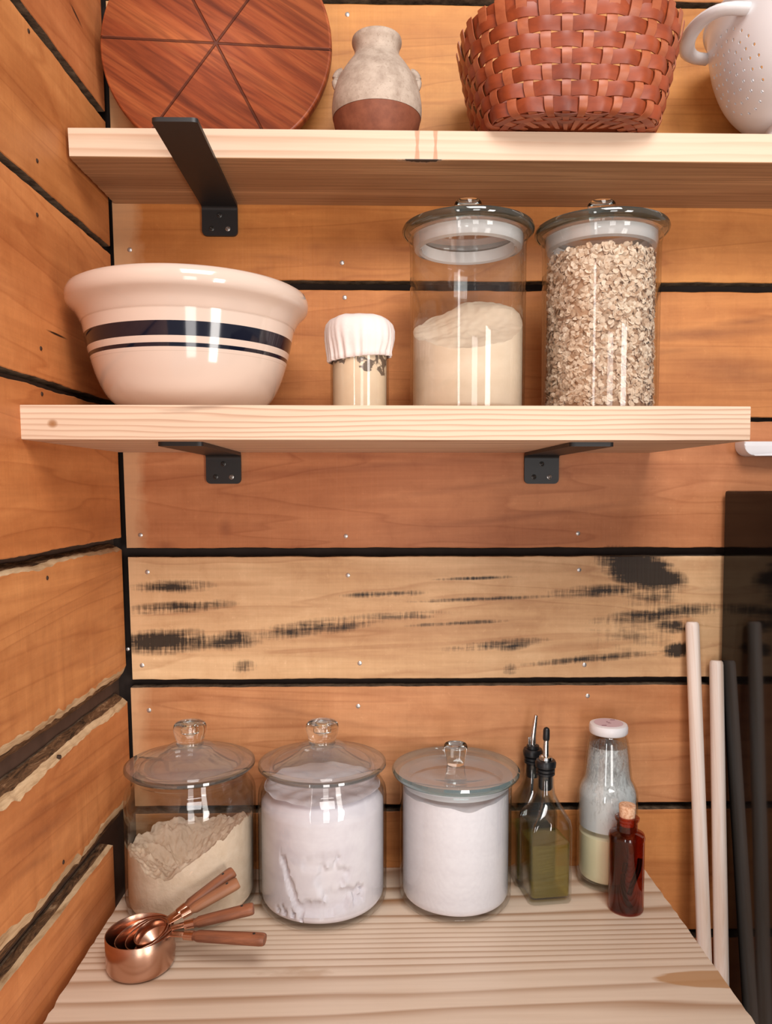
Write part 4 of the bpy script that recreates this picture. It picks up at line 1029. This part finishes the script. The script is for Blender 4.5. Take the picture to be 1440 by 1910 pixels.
k = t.math('ADD', t.math('ADD', t.math('MULTIPLY', n, 1.1), t.math('MULTIPLY', big, 0.6)), t.math('MULTIPLY', t.math('SUBTRACT', 0.150, z), 4.6))
m = t.ramp(k, [(0.50, 0.12), (1.0, 0.95)])
tr = t.new('ShaderNodeBsdfTransparent'); df = t.new('ShaderNodeBsdfPrincipled'); df.inputs['Base Color'].default_value = lin((226, 230, 236)); df.inputs['Roughness'].default_value = 0.6
ms = t.new('ShaderNodeMixShader'); t.put(ms.inputs[0], m); t.t.links.new(tr.outputs[0], ms.inputs[1]); t.t.links.new(df.outputs[0], ms.inputs[2]); M['film'] = t.end(ms.outputs[0])
fp = [(r-0.0027, z) for r, z in op if 0.076 <= z <= 0.206]
o = obj('milk_film', lathe(fp, 80), M['film'], mb_); o['label'] = 'white curdled film on the inside of the glass'
M['kefir'] = plain('pale yellow milk', (252, 243, 208), 0.4, 0.4, 0, 0.06, 30)
o = obj('milk', lathe([(0, 0.0082), (0.030, 0.0082), (0.0370, 0.0125), (0.0396, 0.022), (0.0397, 0.0755), (0.036, 0.077), (0, 0.077)], 72), M['kefir']); o.location = mb_.location
tag(o, 'pale yellow milk in the lower half of the white-lidded bottle', 'milk', None, 'stuff')

# amber bottle
ay = -0.1215; ax_ = P(1168, 1630, ay).x
am = thing('amber_bottle', (ax_, ay, CZ+0.0003), 'small dark amber glass bottle stopped with a pale cork', 'bottle')
t = NT('amber glass'); lw = t.new('ShaderNodeLayerWeight'); lw.inputs[0].default_value = 0.5
ff = t.math('ADD', 0.06, t.math('MULTIPLY', t.math('POWER', lw.outputs['Facing'], 4.0), 0.6))
tr = t.new('ShaderNodeBsdfTransparent'); tr.inputs[0].default_value = (0.75, 0.41, 0.31, 1); gl = t.new('ShaderNodeBsdfGlossy'); gl.inputs['Roughness'].default_value = 0.03
ms = t.new('ShaderNodeMixShader'); t.put(ms.inputs[0], ff); t.t.links.new(tr.outputs[0], ms.inputs[1]); t.t.links.new(gl.outputs[0], ms.inputs[2]); M['amber'] = t.end(ms.outputs[0])
AR = 0.0236
obj('bottle_body', lathe([(0, 0.0), (AR-0.004, 0.0)]+arc(AR-0.003, 0.003, 0.003, -90, 0, 3)+[(AR, 0.098), (AR+0.0006, 0.101), (AR-0.0006, 0.1055), (AR-0.006, 0.1085), (AR-0.0095, 0.110), (AR-0.0098, 0.122), (AR-0.0075, 0.1245), (AR-0.0072, 0.1275), (AR-0.009, 0.129), (AR-0.0125, 0.129), (AR-0.0128, 0.112), (AR-0.002, 0.104), (AR-0.0018, 0.004), (0, 0.003)], 56), M['amber'], am)
t = NT('cork'); f = t.noise(t.coord(), 320, 4); M['cork'] = t.end(t.bsdf(t.ramp(f, [(0.35, lin((206, 150, 112))), (0.55, lin((236, 194, 160)))]), 0.8, 0.2, 0, t.bump(f, 0.3, 0.001)))
obj('cork', lathe([(0, 0.1165), (0.0098, 0.1165), (0.0103, 0.129), (0.0112, 0.1435), (0.0105, 0.1450), (0, 0.1450)], 36), M['cork'], am)
M['pod'] = plain('dark pod', (22, 17, 16), 0.4, 0.4)
for k, (q, lab) in enumerate((([(-0.006, -0.014, 0.070), (-0.010, -0.016, 0.045), (-0.006, -0.0175, 0.022), (0.002, -0.0165, 0.010)], 'dark pod standing upright inside the amber bottle'),
               ([(0.015, -0.010, 0.074), (0.012, -0.013, 0.060), (0.004, -0.016, 0.044), (-0.001, -0.0165, 0.028)], 'dark pod bent across the middle of the amber bottle'))):
    bm = bmesh.new(); pts_ = smooth3 = []
    pv = [Vector(v_) for v_ in q]
    for i in range(3):
        for s_ in range(6):
            u = s_/6; a0, a1, a2, a3 = pv[max(i-1, 0)], pv[i], pv[i+1], pv[min(i+2, 3)]
            pts_.append(0.5*(2*a1+(a2-a0)*u+(2*a0-5*a1+4*a2-a3)*u*u+(3*a1-a0-3*a2+a3)*u**3))
    pts_.append(pv[3]); tube(bm, pts_, 0.0034, 10)
    o = obj('vanilla_pod', bm, M['pod']); o.location = am.location; tag(o, lab, 'vanilla pod', 'pods inside the amber bottle')
